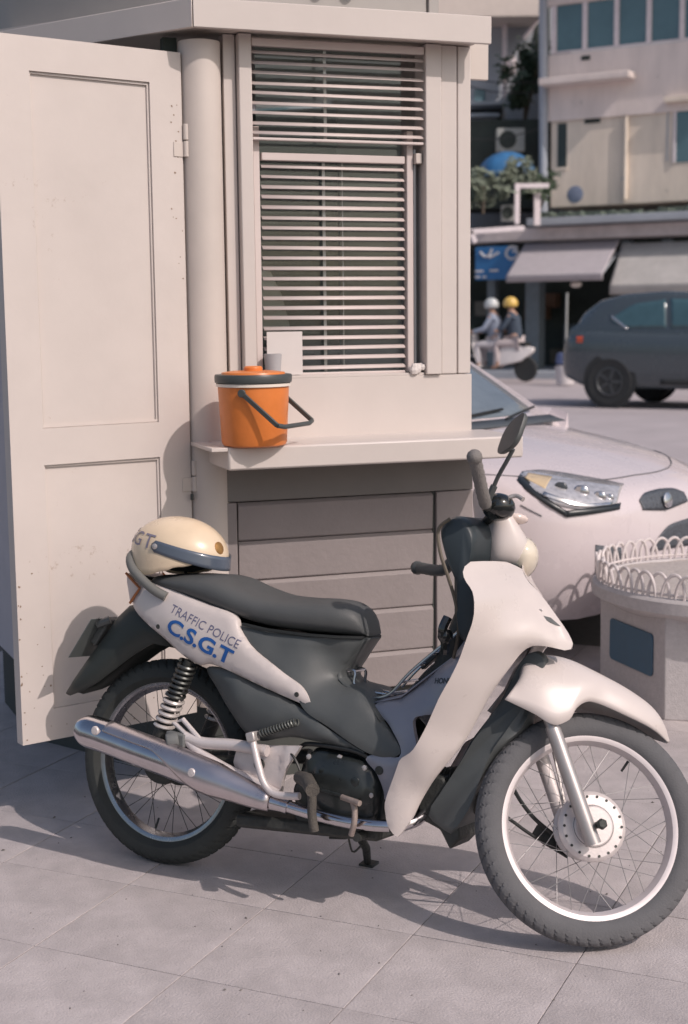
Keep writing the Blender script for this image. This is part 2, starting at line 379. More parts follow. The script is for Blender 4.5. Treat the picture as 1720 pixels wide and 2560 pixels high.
# door: opened outwards, hinged at the post
dv = Vector((-.81175582, -.58399699, 0)); dn = Vector((.58399699, -.81175582, 0))
mwd = Matrix(((dv.x, dn.x, 0, 0), (dv.y, dn.y, 0, 0), (0, 0, 1, 0), (0, 0, 0, 1)))    # local x = towards free edge, y = outwards, z up
MBd = Matrix.Rotation(-R(19.5), 4, 'Z') @ mwd
ST, D0, D1 = .098, -.002, .548            # stiles
panel_back = MB().box(.092, .462, -.034, -.0125, .425, 2.157)
door = panel_back.build('door', DOORW, K, bevel=.001); door.matrix_local = MBd
def dsub(name, x0, x1, z0, z1, y0=0, y1=.038, mat=DOORW, bev=0): return MB().box(x0, x1, -y1, -y0, z0, z1).build(name, mat, door, bevel=bev)
dsub('stile', D0, ST, .344, 2.240); dsub('stile', .453, D1, .344, 2.240)
dsub('rail', ST, .453, 2.152, 2.240); dsub('rail', ST, .453, 1.112, 1.212); dsub('rail', ST, .453, .344, .432)
for z0_, z1_ in ((1.212, 2.152), (.432, 1.112)):           # thin planted mouldings round the sunk panels
    m_ = MB(); m_.box(.098, .453, -.0123, -.006, z1_ - .006, z1_); m_.box(.098, .453, -.0123, -.006, z0_, z0_ + .006); m_.box(.098, .104, -.0123, -.006, z0_ + .006, z1_ - .006); m_.box(.447, .453, -.0123, -.006, z0_ + .006, z1_ - .006)
    o_ = m_.build('moulding', DOORW, door, bevel=.002); o_['kind'] = 'stuff'
for z in (2.0, 1.05, .55):
    h = MB(); h.tube([(-.010, .006, z - .045), (-.010, .006, z - .002)], .0085, 12); h.tube([(-.010, .006, z + .002), (-.010, .006, z + .045)], .0085, 12)
    h.box(-.006, .028, .0005, .0025, z - .045, z - .004)
    h.build('hinge', POSTW, door, bevel=.001)
    g = MB().box(-.034, -.016, .002, .008, z + .0, z + .042); g.build('hinge_leaf', M('weathered_hinge', (.30, .28, .25), .6, .3, var=.3), door, bevel=.001)
rc = random.Random(5); chips = MB()
def chip(cx, cz, r):
    n_ = rc.randint(5, 8); ph = rc.uniform(0, 6); chips.add([(cx + r * rc.uniform(.4, 1.3) * math.cos(ph + 6.283 * k / n_) * rc.uniform(.5, 1.6), .0006, cz + r * rc.uniform(.5, 1.2) * math.sin(ph + 6.283 * k / n_)) for k in range(n_)], [tuple(range(n_))])
for q in range(9): chip(rc.uniform(.008, .05), rc.uniform(1.90, 2.10), rc.uniform(.0015, .004))
for q in range(8): chip(rc.uniform(.004, .04), rc.uniform(1.6, 1.86), rc.uniform(.001, .0028))
for q in range(12): chip(rc.uniform(.46, .545), rc.uniform(.36, .85), rc.uniform(.0015, .004))
for q in range(10): chip(rc.uniform(.535, .546), rc.uniform(.35, .8), rc.uniform(.002, .004))
for q in range(8): chip(rc.uniform(.10, .45), rc.uniform(.35, .42), rc.uniform(.0015, .0045))
o_ = chips.build('paint_chips', M('brown_primer_chip', (.25, .17, .12), .8, var=.35, scale=60), door, ang=0); o_['kind'] = 'stuff'
bx('latch_knob', DARKB, K, -.004, .004, -.02, -.008, .98, 1.0, .003)
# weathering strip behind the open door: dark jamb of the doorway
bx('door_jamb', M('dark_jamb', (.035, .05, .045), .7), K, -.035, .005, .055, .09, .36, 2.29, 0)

# ---------------------------------------------------------------- orange cooler on the ledge
ORG = M('orange_plastic', (.70, .205, .045), .38, var=.10, scale=14, scuff=-.03, scuffcol=(.42, .14, .05))
DKP = M('dark_grey_plastic', (.06, .068, .068), .42, var=.12)
bpy.context.view_layer.update()
cw = K.matrix_world @ Vector((.134, -.214, 1.1508))
C_ = thing('drink_cooler', 'orange round drink cooler with dark lid band and folded carry handle on the kiosk ledge', 'cooler', cw, R(19.5)); C_.scale = (KS, KS, KS)
b = MB(); b.lathe([(.080, 0), (.088, .004), (.091, .012), (.0985, .158), (.0985, .164)], seg=48); b.build('body', ORG, C_)
MB().lathe([(.099, .1645), (.1035, .1655), (.1035, .1735), (.099, .1745)], seg=48).build('neck_ring', M('pale_ring', (.78, .70, .62), .4), C_)
MB().lathe([(.1, .175), (.1065, .176), (.1075, .182), (.1075, .194), (.1055, .198), (.09, .1985)], seg=48).build('lid_band', DKP, C_)
MB().lathe([(.089, .1986), (.087, .2035), (.06, .207), (.001, .208)], seg=40).build('lid', ORG, C_)
kb = MB(); kb.lathe([(.026, .2065), (.026, .216), (.022, .220), (.001, .221)], seg=24); kb.build('lid_knob', ORG, C_, bevel=.001)
hp = []
hd = MB()
PV = .150
def hpt(sx, fwd, z): return Vector((sx, fwd, z))
# handle: pivots left-front and right-back, arms fall forwards-right to a straight bar
piv1 = Vector((-.058, -.088, PV)); piv2 = Vector((.088, .055, PV)); dirn = Vector((.083, -.058, -.088))
e1_ = piv1 + dirn * .98; e2_ = piv2 + dirn * .98
def flat(p, q, w, t):
    d = (q - p); ax = d / 2; n_ = (piv2 - piv1).normalized(); b_ = d.cross(n_).normalized()
    hd.obox((p + q) / 2, ax, n_ * t, b_ * w)
flat(piv1 - dirn * .06, e1_, .0065, .004); flat(piv2 - dirn * .06, e2_, .0065, .004)
hd.tube([e1_, e1_.lerp(e2_, .15) + dirn * .06, e1_.lerp(e2_, .85) + dirn * .06, e2_], .0068, 10)
hd.lathe([(.011, -.004), (.011, .006)], piv1, (piv1.x, piv1.y, 0), 14); hd.lathe([(.011, -.004), (.011, .006)], piv2, (piv2.x, piv2.y, 0), 14)
hd.build('handle', DKP, C_, bevel=.0015)

# fine grit lying on the slabs
gr_ = MB(); rg_ = random.Random(21)
for q in range(180):
    x = rg_.uniform(-1.3, 1.5); y = rg_.uniform(2.7, 4.6); r = rg_.choice((.0012, .0015, .002, .003)) * rg_.uniform(.7, 1.3); c = Vector((x, y, r * .3)); a = rg_.uniform(0, 6)
    e = Vector((math.cos(a), math.sin(a), 0)) * r * rg_.uniform(1, 2.2); g_ = Vector((-math.sin(a), math.cos(a), 0)) * r
    gr_.add([c + e, c + g_, c - e, c - g_, c + Vector((0, 0, r))], [(0, 1, 4), (1, 2, 4), (2, 3, 4), (3, 0, 4)])
gr_.build('grit', M('dark_grit', (.13, .12, .11), .9, var=.5, scale=90), pave, ang=0)['kind'] = 'stuff'
# ================================================================ the police motorcycle
# bike space: u forward, v up (in the leaning plane), w to the rider's right;  origin under the rear axle
from mathutils.geometry import delaunay_2d_cdt
TH, LEAN, STEER, RAKE, TRAIL, WB = R(28), R(9.5), R(38), R(27), .07, 1.215
BU = Vector((math.cos(TH), -math.sin(TH), 0)); _r0b = Vector((-math.sin(TH), -math.cos(TH), 0))
BV = math.cos(LEAN) * Vector((0, 0, 1)) - math.sin(LEAN) * _r0b; BW = math.cos(LEAN) * _r0b + math.sin(LEAN) * Vector((0, 0, 1))
BO = Vector((-.5171, 3.8586, .003))
BM = Matrix(((BU.x, -BW.x, BV.x, BO.x), (BU.y, -BW.y, BV.y, BO.y), (BU.z, -BW.z, BV.z, BO.z), (0, 0, 0, 1)))
BK = thing('police_motorbike', 'white underbone police motorbike with blue lettering parked on the paving before the kiosk', 'motorbike', mw=BM)
def P(u, v, w=0.0): return Vector((u, -w, v))
def PL(l): return [P(*p) for p in l]
_ax = Vector((-math.sin(RAKE), 0, math.cos(RAKE))); _p0 = Vector((WB + TRAIL, 0, 0))
SM = Matrix.Translation(_p0) @ Matrix.Rotation(STEER, 4, _ax) @ Matrix.Translation(-_p0)   # steering turned to the left
def S(v): return SM @ Vector(v)

BWHITE = M('white_bike_plastic', (.625, .56, .53), .30, var=.035, scale=7, coat=.35, bump=.02, bscale=12)
BDARK = M('charcoal_plastic', (.082, .089, .089), .5, var=.10, scale=16, bump=.04, bscale=400, scuff=-.06, scuffcol=(.16, .16, .155))
SEATM = M('black_vinyl_seat', (.082, .086, .086), .55, var=.12, scale=9, bump=.12, bscale=420)
SILVP = M('silver_grey_plastic', (.30, .30, .345), .38, .25, var=.07, scale=9)
CHROME = M('worn_chrome', (.60, .57, .59), .17, 1.0, var=.12, scale=14, scuff=-.12, scuffcol=(.35, .28, .25))
CHROMET = M('thin_chrome_wire', (.55, .54, .55), .22, 1.0, var=.12)
ALU = M('dull_aluminium', (.56, .52, .50), .45, .55, var=.12, scale=22, bump=.08, bscale=120, scuff=-.04, scuffcol=(.28, .24, .22))
ALUW = M('pale_cast_aluminium', (.66, .60, .585), .45, .25, var=.08, scale=30, bump=.06, bscale=150)
ENG = M('black_engine_enamel', (.022, .026, .026), .30, var=.2, scale=20, coat=.2)
ENGR = M('dark_grimy_metal', (.05, .052, .048), .6, .3, var=.35, scale=30, bump=.3)
RUB = M('dusty_tyre_rubber', (.112, .112, .118), .85, var=.14, scale=16, bump=.15, bscale=200)
RUBR = M('dark_tyre_rubber', (.036, .040, .038), .8, var=.2, scale=14, bump=.15, bscale=200, scuff=-.05, scuffcol=(.14, .13, .12))
PEG = M('brown_grey_rubber', (.085, .076, .066), .8, var=.25, scale=40, bump=.4, bscale=200)
GRIP = M('worn_grip_rubber', (.20, .185, .175), .75, var=.2, scale=40, bump=.4, bscale=260)
BLACKG = M('gloss_black_plastic', (.012, .014, .014), .12, var=.1, coat=.6)
BLK = M('black_rubber_hose', (.018, .02, .02), .5)

import numpy as np
def idw(samples, smooth=2e-4):
    """smooth thin-plate surface through (u, v, w) samples"""
    A = np.array(samples, float); n = len(A); d2 = ((A[:, None, :2] - A[None, :, :2]) ** 2).sum(-1)
    Kk = np.where(d2 > 1e-14, .5 * d2 * np.log(np.maximum(d2, 1e-14)), 0) + np.eye(n) * smooth
    Pm = np.c_[np.ones(n), A[:, :2]]; Z = np.zeros((3, 3)); Mx = np.block([[Kk, Pm], [Pm.T, Z]])
    c = np.linalg.solve(Mx, np.r_[A[:, 2], 0, 0, 0])
    def f(u, v):
        q = (A[:, 0] - u) ** 2 + (A[:, 1] - v) ** 2; k = np.where(q > 1e-14, .5 * q * np.log(np.maximum(q, 1e-14)), 0)
        return float(k @ c[:n] + c[n] + c[n + 1] * u + c[n + 2] * v)
    return f
def cover(name, outline, wf, mat, parent=None, step=.016, nose=False, edge=.007, er=.020, back=.016, mirror=False, smooth=90, closedcurve=True, T=None):
    """a moulded cover: outline in (u, v), outward bulge w = wf(u, v), rolled edges, returned rim"""
    O = catmull([Vector((p[0], p[1], 0)) for p in outline], smooth, True) if closedcurve else resamp([Vector((p[0], p[1], 0)) for p in outline + [outline[0]]], smooth, True)
    O = [Vector((p.x, p.y)) for p in O]; n = len(O)
    pts = list(O)
    x0 = min(p.x for p in O); x1 = max(p.x for p in O); y0 = min(p.y for p in O); y1 = max(p.y for p in O)
    def dist(q):
        best = 9
        for i in range(n):
            a = O[i]; b = O[(i + 1) % n]; d = b - a; t = max(0, min(1, (q - a).dot(d) / max(d.length_squared, 1e-12))); best = min(best, (a + d * t - q).length)
        return best
    def inside(q):
        c = False
        for i in range(n):
            a = O[i]; b = O[i - 1]
            if (a.y > q.y) != (b.y > q.y) and q.x < (b.x - a.x) * (q.y - a.y) / (b.y - a.y) + a.x: c = not c
        return c
    nx = int((x1 - x0) / step) + 1; ny = int((y1 - y0) / step) + 1
    for i in range(nx + 1):
        for j in range(ny + 1):
            q = Vector((x0 + (i + (.5 if j % 2 else 0)) * step, y0 + j * step * .9))
            if inside(q) and dist(q) > step * .45: pts.append(q)
    if nose:
        NL = [Vector((p[0], p[1])) for p in ls_nose[:6]]; wf0 = wf
        def wf(u, v):
            q = Vector((u, v)); dn = 9
            for a, b in zip(NL, NL[1:]):
                d = b - a; t = max(0, min(1, (q - a).dot(d) / max(d.length_squared, 1e-12))); dn = min(dn, (a + d * t - q).length)
            return max(0.0004, wf0(u, v)) * min(1, dn / .03) ** .6
    vs, es, fs, *_ = delaunay_2d_cdt(pts, [(i, (i + 1) % n) for i in range(n)], [], 1, 1e-7)
    sg = -1 if mirror else 1
    V = []
    for q in vs:
        d = dist(q); w = wf(q.x, q.y)
        w -= edge * max(0, 1 - d / er) ** 2 * (min(1, max(0, (w - .015) / .05)) if nose else 1)
        V.append((q.x, q.y, w))
    b = MB(); b.add([P(u, v, w * sg) for u, v, w in V], [f for f in fs])
    # rim going inwards
    rim = []
    for q in O: w = wf(q.x, q.y); w -= edge * (min(1, max(0, (w - .015) / .05)) if nose else 1); rim.append((q.x, q.y, w))
    k = len(b.v)
    b.add([P(u, v, w * sg) for u, v, w in rim] + [P(u, v, (w - back * (min(1, w / .04) if nose else 1)) * sg) for u, v, w in rim], [(i, (i + 1) % n, (i + 1) % n + n, i + n) for i in range(n)])
    if T: b.map(T)
    return b.build(name, mat, parent or BK, ang=50)

# ---- wheels
def make_wheel(mw, front):
    b = MB(); prof = [(.2235, -.024), (.2185, -.0245), (.208, -.0205), (.2035, -.012), (.1985, 0), (.2035, .012), (.208, .0205), (.2185, .0245), (.2235, .024), (.214, .017), (.208, 0), (.214, -.017)]
    seg = 96
    b.grid([[Vector((r * math.cos(2 * math.pi * k / seg), y, r * math.sin(2 * math.pi * k / seg))) for r, y in prof] for k in range(seg)], True, True)
    rim = b.build('front_wheel' if front else 'rear_wheel', M('polished_rim', (.66, .60, .60), .42, .25, var=.05, scale=30) if front else M('dull_rim_chrome', (.40, .40, .42), .25, .95, var=.15, scale=30), BK, ang=30); rim.matrix_local = mw
    ro, hw = (.279, .034) if front else (.284, .039)
    tp = [(.217, -.021), (.222, -.027), (.235, -hw), (.250, -hw * 1.02), (.263, -hw * .93), (.271, -hw * .78), (.2755, -hw * .6), (ro - .0012, -hw * .38), (ro, -hw * .17), (ro, hw * .17), (ro - .0012, hw * .38), (.2755, hw * .6), (.271, hw * .78), (.263, hw * .93), (.250, hw * 1.02), (.235, hw), (.222, .027), (.217, .021)]
    # refine the tread band
    fine = []
    for (r0, y0), (r1, y1) in zip(tp, tp[1:]):
        m = 3 if r0 > .262 and r1 > .262 else 1
        for j in range(m): fine.append((lerp(r0, r1, j / m), lerp(y0, y1, j / m)))
    fine.append(tp[-1]); NA = 420; N = 60; rows = []
    for k in range(NA):
        a = 2 * math.pi * k / NA; row = []
        for r, y in fine:
            if r > .2625:
                ph = (k * N / NA + (abs(y) * 26) * (1 if y < 0 else 1) + (.5 if y > 0 else 0)) % 1
                if ph < .22 and abs(y) > .006: r -= .0042
                if abs(y) < .0035: r -= .003
            row.append(Vector((r * math.cos(a), y, r * math.sin(a))))
        rows.append(row)
    t = MB(); t.grid(rows, True, False); t.build('tyre', RUB if front else RUBR, rim, ang=38)
    # hub
    h = MB()
    if front:
        h.lathe([(.001, -.050), (.045, -.050), (.050, -.046), (.052, -.0445), (.074, -.043), (.0785, -.040), (.084, -.033), (.084, -.028), (.066, -.024), (.062, .02), (.070, .026), (.078, .03), (.078, .036), (.05, .042), (.001, .044)], ax=(0, 1, 0), seg=48)
        h.build('hub', ALUW, rim, ang=25)
        rg = MB(); seg = 48
        rg.tube([Vector((.0485 * math.cos(a), -.0462, .0485 * math.sin(a))) for a in [2 * math.pi * i / 48 for i in range(48)]], .0012, 5, True); rg.build('hub_ring', ENGR, rim)
        dsc = MB().lathe([(.0034, -.001), (.0034, .001)], ax=(0, 1, 0), seg=8).mesh('spoke_hole', ENGR)
        for k in range(18):
            a = 2 * math.pi * (k + .3) / 18; o = bpy.data.objects.new('spoke_hole', dsc); COL.objects.link(o); o.parent = rim; o.location = (.0712 * math.cos(a), -.0438, .0712 * math.sin(a))
    else:
        h.lathe([(.001, -.062), (.02, -.062), (.022, -.05), (.058, -.046), (.062, -.03), (.050, -.024), (.050, .022), (.06, .028), (.06, .036), (.03, .045), (.001, .05)], ax=(0, 1, 0), seg=36)
        h.build('hub', ENGR, rim, ang=30)
        sp = MB(); sp.lathe([(.07, .049), (.075, .0495), (.075, .054), (.07, .0545)], ax=(0, 1, 0), seg=40); sp.build('sprocket', ENGR, rim)
    rf = .077 if front else .056
    for si, sd in enumerate((-1, 1)):
        for dr_ in (-1, 1):
            a0 = 0; a1 = dr_ * R(42)
            p = Vector((rf * math.cos(a0), sd * (.031 if front else .028), rf * math.sin(a0))); q = Vector((.200 * math.cos(a1), sd * .004, .200 * math.sin(a1)))
            me = MB().tube([p, q], .0010, 5).mesh('spoke', M('dull_spoke_steel', (.30, .29, .29), .5, .5) if front else ENGR)
            for k in range(9):
                o = bpy.data.objects.new('spoke', me); COL.objects.link(o); o.parent = rim
                o.rotation_euler = (0, R(40 * k + 10 * si + 20 * (dr_ > 0)), 0)
    vt = MB().tube([(.198, .004, 0), (.168, .010, 0)], [.0035, .003], 8); o = vt.build('valve_stem', BLK, rim); o.rotation_euler = (0, R(-62 if front else 100), 0)
    return rim
RW = make_wheel(Matrix.Translation((0, 0, .279)), False)
FW = make_wheel(SM @ Matrix.Translation((WB, 0, .2785)), True)

# ---- inner body / frame so that nothing is hollow
b = MB(); b.prism(PL([(-.06, .735, -.075), (.27, .685, -.075), (.42, .665, -.05), (.47, .58, -.06), (.55, .50, -.08), (.62, .42, -.08), (.55, .42, -.08), (.35, .43, -.1), (.27, .50, -.1), (.19, .57, -.1), (.03, .65, -.09)]), (0, -.15, 0)); b.build('frame', ENGR, BK)
b = MB(); b.tube(PL([(.60, .48, 0), (.72, .50, 0), (.82, .62, 0), (.87, .76, 0), (.86, .9, 0)]), .035, 12); b.tube(PL([(.63, .44, 0), (.70, .42, 0), (.76, .40, 0)]), .03, 10); b.build('frame_tube', ENGR, BK)

# ---- seat: lofted sections
st = [(-.065, .785, .768, .055), (-.04, .797, .762, .088), (.0, .802, .756, .108), (.05, .808, .748, .118), (.11, .812, .735, .125), (.18, .811, .716, .128), (.26, .788, .697, .126), (.337, .772, .685, .120), (.42, .770, .681, .112), (.49, .773, .681, .101), (.545, .770, .682, .086), (.58, .755, .683, .070), (.60, .727, .684, .055), (.608, .700, .685, .045)]
def seat_rows(st, e=2.8, seg=28):
    C = [catmull([Vector((s[0], s[k], 0)) for s in st], 48) for k in (1, 2, 3)]
    U = [s[0] for s in st]; rows = []
    import bisect
    def val(k, u):
        i = max(0, min(len(U) - 2, bisect.bisect(U, u) - 1)); t = (u - U[i]) / (U[i + 1] - U[i]); t = max(0, min(1, t))
        p = [st[max(0, i - 1)][k], st[i][k], st[i + 1][k], st[min(len(st) - 1, i + 2)][k]]
        return .5 * ((2 * p[1]) + (p[2] - p[0]) * t + (2 * p[0] - 5 * p[1] + 4 * p[2] - p[3]) * t * t + (3 * p[1] - p[0] - 3 * p[2] + p[3]) * t ** 3)
    for i in range(60):
        u = lerp(U[0], U[-1], i / 59); top, bot, hw = val(1, u), val(2, u), val(3, u); c = (top + bot) / 2; h = (top - bot) / 2; row = []
        for k in range(seg):
            a = 2 * math.pi * k / seg; ca, sa = math.cos(a), math.sin(a); ee = e if sa < 0 else 2.2
            row.append(P(u, c + h * math.copysign(abs(sa) ** (2 / ee), sa), hw * math.copysign(abs(ca) ** (2 / e), ca)))
        rows.append(row)
    return rows
MB().sect(seat_rows(st)).build('seat', SEATM, BK, ang=50)
b = MB(); b.tube([P(u, v, w) for u, v, w in [(.608, .684, -.04), (.60, .6815, .055), (.55, .679, .088), (.46, .678, .108), (.36, .6815, .120), (.285, .690, .125)]], .0045, 6); b.build('seat_piping', BLK, BK)

# ---- side covers (white, lettered)
sc_out = [(-.109, .776), (-.085, .784), (-.048, .778), (.0, .770), (.05, .760), (.16, .734), (.262, .708), (.281, .676), (.325, .634), (.416, .583), (.477, .551), (.498, .531), (.511, .513), (.5175, .498), (.505, .5005), (.424, .521), (.33, .547), (.233, .572), (.191, .577), (.165, .571), (.118, .586), (.034, .631), (-.105, .712), (-.094, .735), (-.074, .756)]
sc_w = idw([(-.109, .776, .080), (-.105, .715, .088), (-.03, .765, .108), (-.03, .675, .118), (.05, .744, .122), (.05, .69, .135), (.05, .63, .130), (.16, .722, .130), (.15, .64, .147), (.17, .575, .14), (.27, .70, .135), (.28, .63, .152), (.26, .57, .146), (.40, .59, .150), (.40, .555, .156), (.40, .528, .150), (.516, .498, .148)])
SCV = []
for mir in (False, True):
    SCV.append(cover('side_cover', sc_out, sc_w, BWHITE, mirror=mir, smooth=110, step=.013, edge=.008, er=.016))
BLUE = M('blue_lettering', (.018, .105, .36), .4, var=.05); THINL = M('slate_lettering', (.13, .13, .22), .5, var=.05)
def lettering(name, txt, size_uv, base0, base1, parent, mat, bold=0, shear=0.0, up=None, off=.0012, mirror=False, T=None, space=1.0):
    """print on a cover: letter mesh laid along base0 -> base1 and dropped on to the surface"""
    vs, fs = text_verts(txt, 1.0, bold, shear, 4, space); x0 = min(v.x for v in vs); x1 = max(v.x for v in vs); y1 = max(v.y for v in vs if True); y0 = min(v.y for v in vs)
    cap = y1
    bvh = bvh_of(parent); a = Vector(base0); c = Vector(base1); d = c - a; upv = Vector(up) if up else Vector((-d.y, d.x)).normalized() * size_uv
    bm = bmesh.new(); bv = [bm.verts.new((v.x, v.y, 0)) for v in vs]
    for f in fs:
        try: bm.faces.new([bv[i] for i in f])
        except ValueError: pass
    bmesh.ops.triangulate(bm, faces=bm.faces)
    bmesh.ops.subdivide_edges(bm, edges=[e for e in bm.edges if e.calc_length() > .25], cuts=2)
    bmesh.ops.triangulate(bm, faces=bm.faces)
    m = MB(); idx = {}
    for v in bm.verts:
        q = a + d * ((v.co.x - x0) / (x1 - x0)) + upv * (v.co.y / cap); sg = -1 if mirror else 1
        hit = bvh.ray_cast(P(q.x, q.y, .5 * sg), Vector((0, sg, 0)))
        w = -hit[0].y * sg if hit[0] else .13
        idx[v.index] = len(m.v); m.v.append(P(q.x, q.y, (w + off) * sg))
    bm.verts.index_update()
    for f in bm.faces: m.f.append(tuple(v.index for v in f.verts))
    bm.free()
    return m.build(name, mat, parent, ang=0)
bpy.context.view_layer.update()
lettering('lettering', 'C.S.G.T', .040, (.050, .652), (.268, .582), SCV[0], BLUE, bold=.028, up=(.016, .0385), space=.95)
lettering('small_lettering', 'TRAFFIC POLICE', .022, (.057, .704), (.290, .627), SCV[0], THINL, bold=-.008, up=(.0085, .0215))
lettering('lettering', 'C.S.G.T', .040, (.268, .582), (.050, .652), SCV[1], BLUE, bold=.028, up=(.016, .0385), mirror=True, space=.95)
lettering('small_lettering', 'TRAFFIC POLICE', .022, (.290, .627), (.057, .704), SCV[1], THINL, bold=-.008, up=(.0085, .0215), mirror=True)

for sg_, scv in ((1, SCV[0]), (-1, SCV[1])):
    bv = bvh_of(scv)
    for u, v in ((.475, .528), (.02, .66)):
        b = MB()
        h = bv.ray_cast(P(u, v, .5 * sg_), Vector((0, sg_, 0)))
        if h[0]: b.lathe([(.0065, 0), (.0065, .0015), (.003, .0022), (.001, .001)], h[0], (0, -sg_, 0), 12); b.build('cover_screw', ENGR, scv)
# ---- centre cover (under the seat and down to the step-through) and lower rear cover
cc_out = [(.255, .690), (.35, .6805), (.46, .6775), (.56, .680), (.612, .681), (.604, .672), (.583, .642), (.562, .611), (.545, .588), (.545, .570), (.566, .557), (.620, .548), (.655, .523), (.70, .485), (.765, .415), (.745, .400), (.69, .401), (.64, .42), (.57, .455), (.50, .49), (.46, .535), (.405, .575), (.319, .625), (.27, .67)]
cc_w = idw([(.255, .69, .120), (.35, .68, .116), (.46, .678, .106), (.56, .68, .083), (.612, .681, .046), (.583, .642, .055), (.562, .611, .062), (.545, .58, .070), (.620, .548, .098), (.655, .523, .112), (.70, .485, .118), (.765, .415, .128), (.69, .402, .138), (.57, .455, .147), (.46, .535, .146), (.405, .575, .142), (.319, .625, .136), (.49, .60, .108), (.55, .52, .128), (.40, .63, .120), (.51, .64, .083), (.62, .49, .134)])
lc_out = [(.171, .562), (.24, .566), (.337, .541), (.431, .513), (.497, .486), (.566, .451), (.636, .416), (.672, .401), (.62, .407), (.573, .411), (.51, .415), (.458, .415), (.41, .404), (.364, .393), (.315, .405), (.262, .451), (.207, .508)]
lc_w = idw([(.171, .562, .118), (.24, .566, .135), (.337, .541, .142), (.431, .515, .146), (.522, .492, .147), (.64, .455, .143), (.765, .412, .130), (.678, .401, .137), (.573, .411, .140), (.458, .415, .138), (.364, .393, .132), (.262, .451, .122), (.207, .508, .112), (.30, .50, .153), (.42, .46, .156), (.54, .445, .152)])
for mir in (False, True):
    cover('centre_cover', cc_out, cc_w, BDARK, mirror=mir, smooth=100, step=.014, edge=.006, er=.016)
    cover('lower_cover', lc_out, lc_w, BDARK, mirror=mir, smooth=90, step=.013, edge=.010, er=.022)
b = MB(); b.prism(PL([(.54, .676, -.05), (.632, .678, -.034), (.60, .612, -.04), (.58, .586, -.046), (.55, .586, -.05)]), (0, 0, 0))
rows = []
for (u, v, hw) in [(.608, .679, .042), (.601, .671, .046), (.580, .642, .050), (.559, .611, .056), (.544, .588, .062), (.546, .571, .066), (.568, .557, .073), (.620, .547, .092), (.655, .522, .106), (.70, .484, .116)]:
    rows.append([P(u + .008 * (1 - t * t), v + .003 * (1 - t * t), hw * t) for t in (-1, -.6, -.2, .2, .6, 1)])
MB().grid(rows).build('front_filler_cover', BDARK, BK, solid=.003)

# ---- tail: grab rail, tail lamp, fender, plate
b = MB(); gr = [(.035, .742, .122), (.0, .757, .128), (-.05, .785, .124), (-.090, .812, .112), (-.112, .838, .094), (-.118, .856, .06), (-.121, .862, .0), (-.118, .856, -.06), (-.112, .838, -.094), (-.090, .812, -.112), (-.05, .785, -.124), (.0, .757, -.128), (.035, .742, -.122)]
b.tube(catmull(PL(gr), 60), .0135, 10); b.build('grab_rail', M('grey_grab_rail', (.15, .15, .14), .55, var=.1, scale=20), BK)
LENS = M('clear_lamp_lens', (.72, .60, .55), .15, var=.05, coat=.5); AMB = M('amber_lens_edge', (.42, .15, .055), .3)
rows = []
for w in (-.086, -.07, -.035, 0, .035, .07, .086):
    k = 1 - (abs(w) / .086) ** 3 * .35
    pr = [(-.072, .757), (-.109, .782), (-.109 - .028 * k, .796), (-.112 - .022 * k, .772), (-.108 - .016 * k, .745), (-.106 - .006 * k, .714), (-.090, .735)]
    rows.append([P(u, v, w) for u, v in pr])
MB().sect(rows).build('tail_lamp', LENS, BK, ang=30, bevel=.002)
b = MB(); b.tube(PL([(-.128, .795, .0885), (-.106, .778, .0895), (-.074, .7565, .0945), (-.090, .735, .0935), (-.106, .713, .091)]), .0042, 6); b.tube(PL([(-.128, .795, -.0885), (-.106, .778, -.0895), (-.074, .7565, -.0945), (-.090, .735, -.0935), (-.106, .713, -.091)]), .0042, 6); b.build('lamp_edge', AMB, BK)
tail = MB(); rows = []
for u, v0, v1, hw in [(-.10, .785, .70, .075), (-.05, .772, .68, .088), (.03, .745, .66, .10)]:
    rows.append([P(u, v, w) for v, w in ((v1, -hw), (v0 - .01, -hw), (v0, -hw * .7), (v0, hw * .7), (v0 - .01, hw), (v1, hw))])
tail.sect(rows).build('tail_cowl', BWHITE, BK, bevel=.004)
rows = []
for (tu, tv), (bu, bv), hw in [((-.07, .715), (.04, .60), .062), ((-.15, .702), (-.04, .606), .062), ((-.19, .665), (-.10, .570), .060), ((-.235, .602), (-.16, .525), .058), ((-.285, .535), (-.225, .477), .055), ((-.33, .472), (-.285, .445), .048), ((-.362, .430), (-.338, .426), .028)]:
    row = []
    for k in range(13):
        a = math.pi * k / 12; ca, sa = math.cos(a), math.sin(a)
        q = Vector((bu, bv)).lerp(Vector((tu, tv)), abs(sa) ** .6); row.append(P(q.x, q.y, hw * math.copysign(abs(ca) ** .5, ca)))
    rows.append(row)
MB().grid(rows).build('rear_fender', M('black_fender_plastic', (.03, .036, .033), .5, var=.12), BK, solid=.004, ang=50)
pc = Vector((-.276, .599)); pd = Vector((-.073, -.120)).normalized(); pn = Vector((-pd.y, pd.x))
b = MB(); b.obox(P(pc.x, pc.y, 0), P(pd.x, pd.y, 0) * .068, P(0, 0, .085), P(pn.x, pn.y, 0) * .0012); plate = b.build('number_plate', M('plate_metal', (.16, .18, .18), .45, .4), BK, bevel=.001)
b = MB(); b.obox(P(pc.x + .025, pc.y + .02, 0), P(pd.x, pd.y, 0) * .045, P(0, 0, .03), P(pn.x, pn.y, 0) * .012); b.build('plate_bracket', BDARK, BK, bevel=.006)
b = MB(); b.tube(PL([(-.215, .655, .03), (-.245, .64, .045), (-.25, .655, .05)]), .012, 8); b.build('plate_lamp', BDARK, BK)

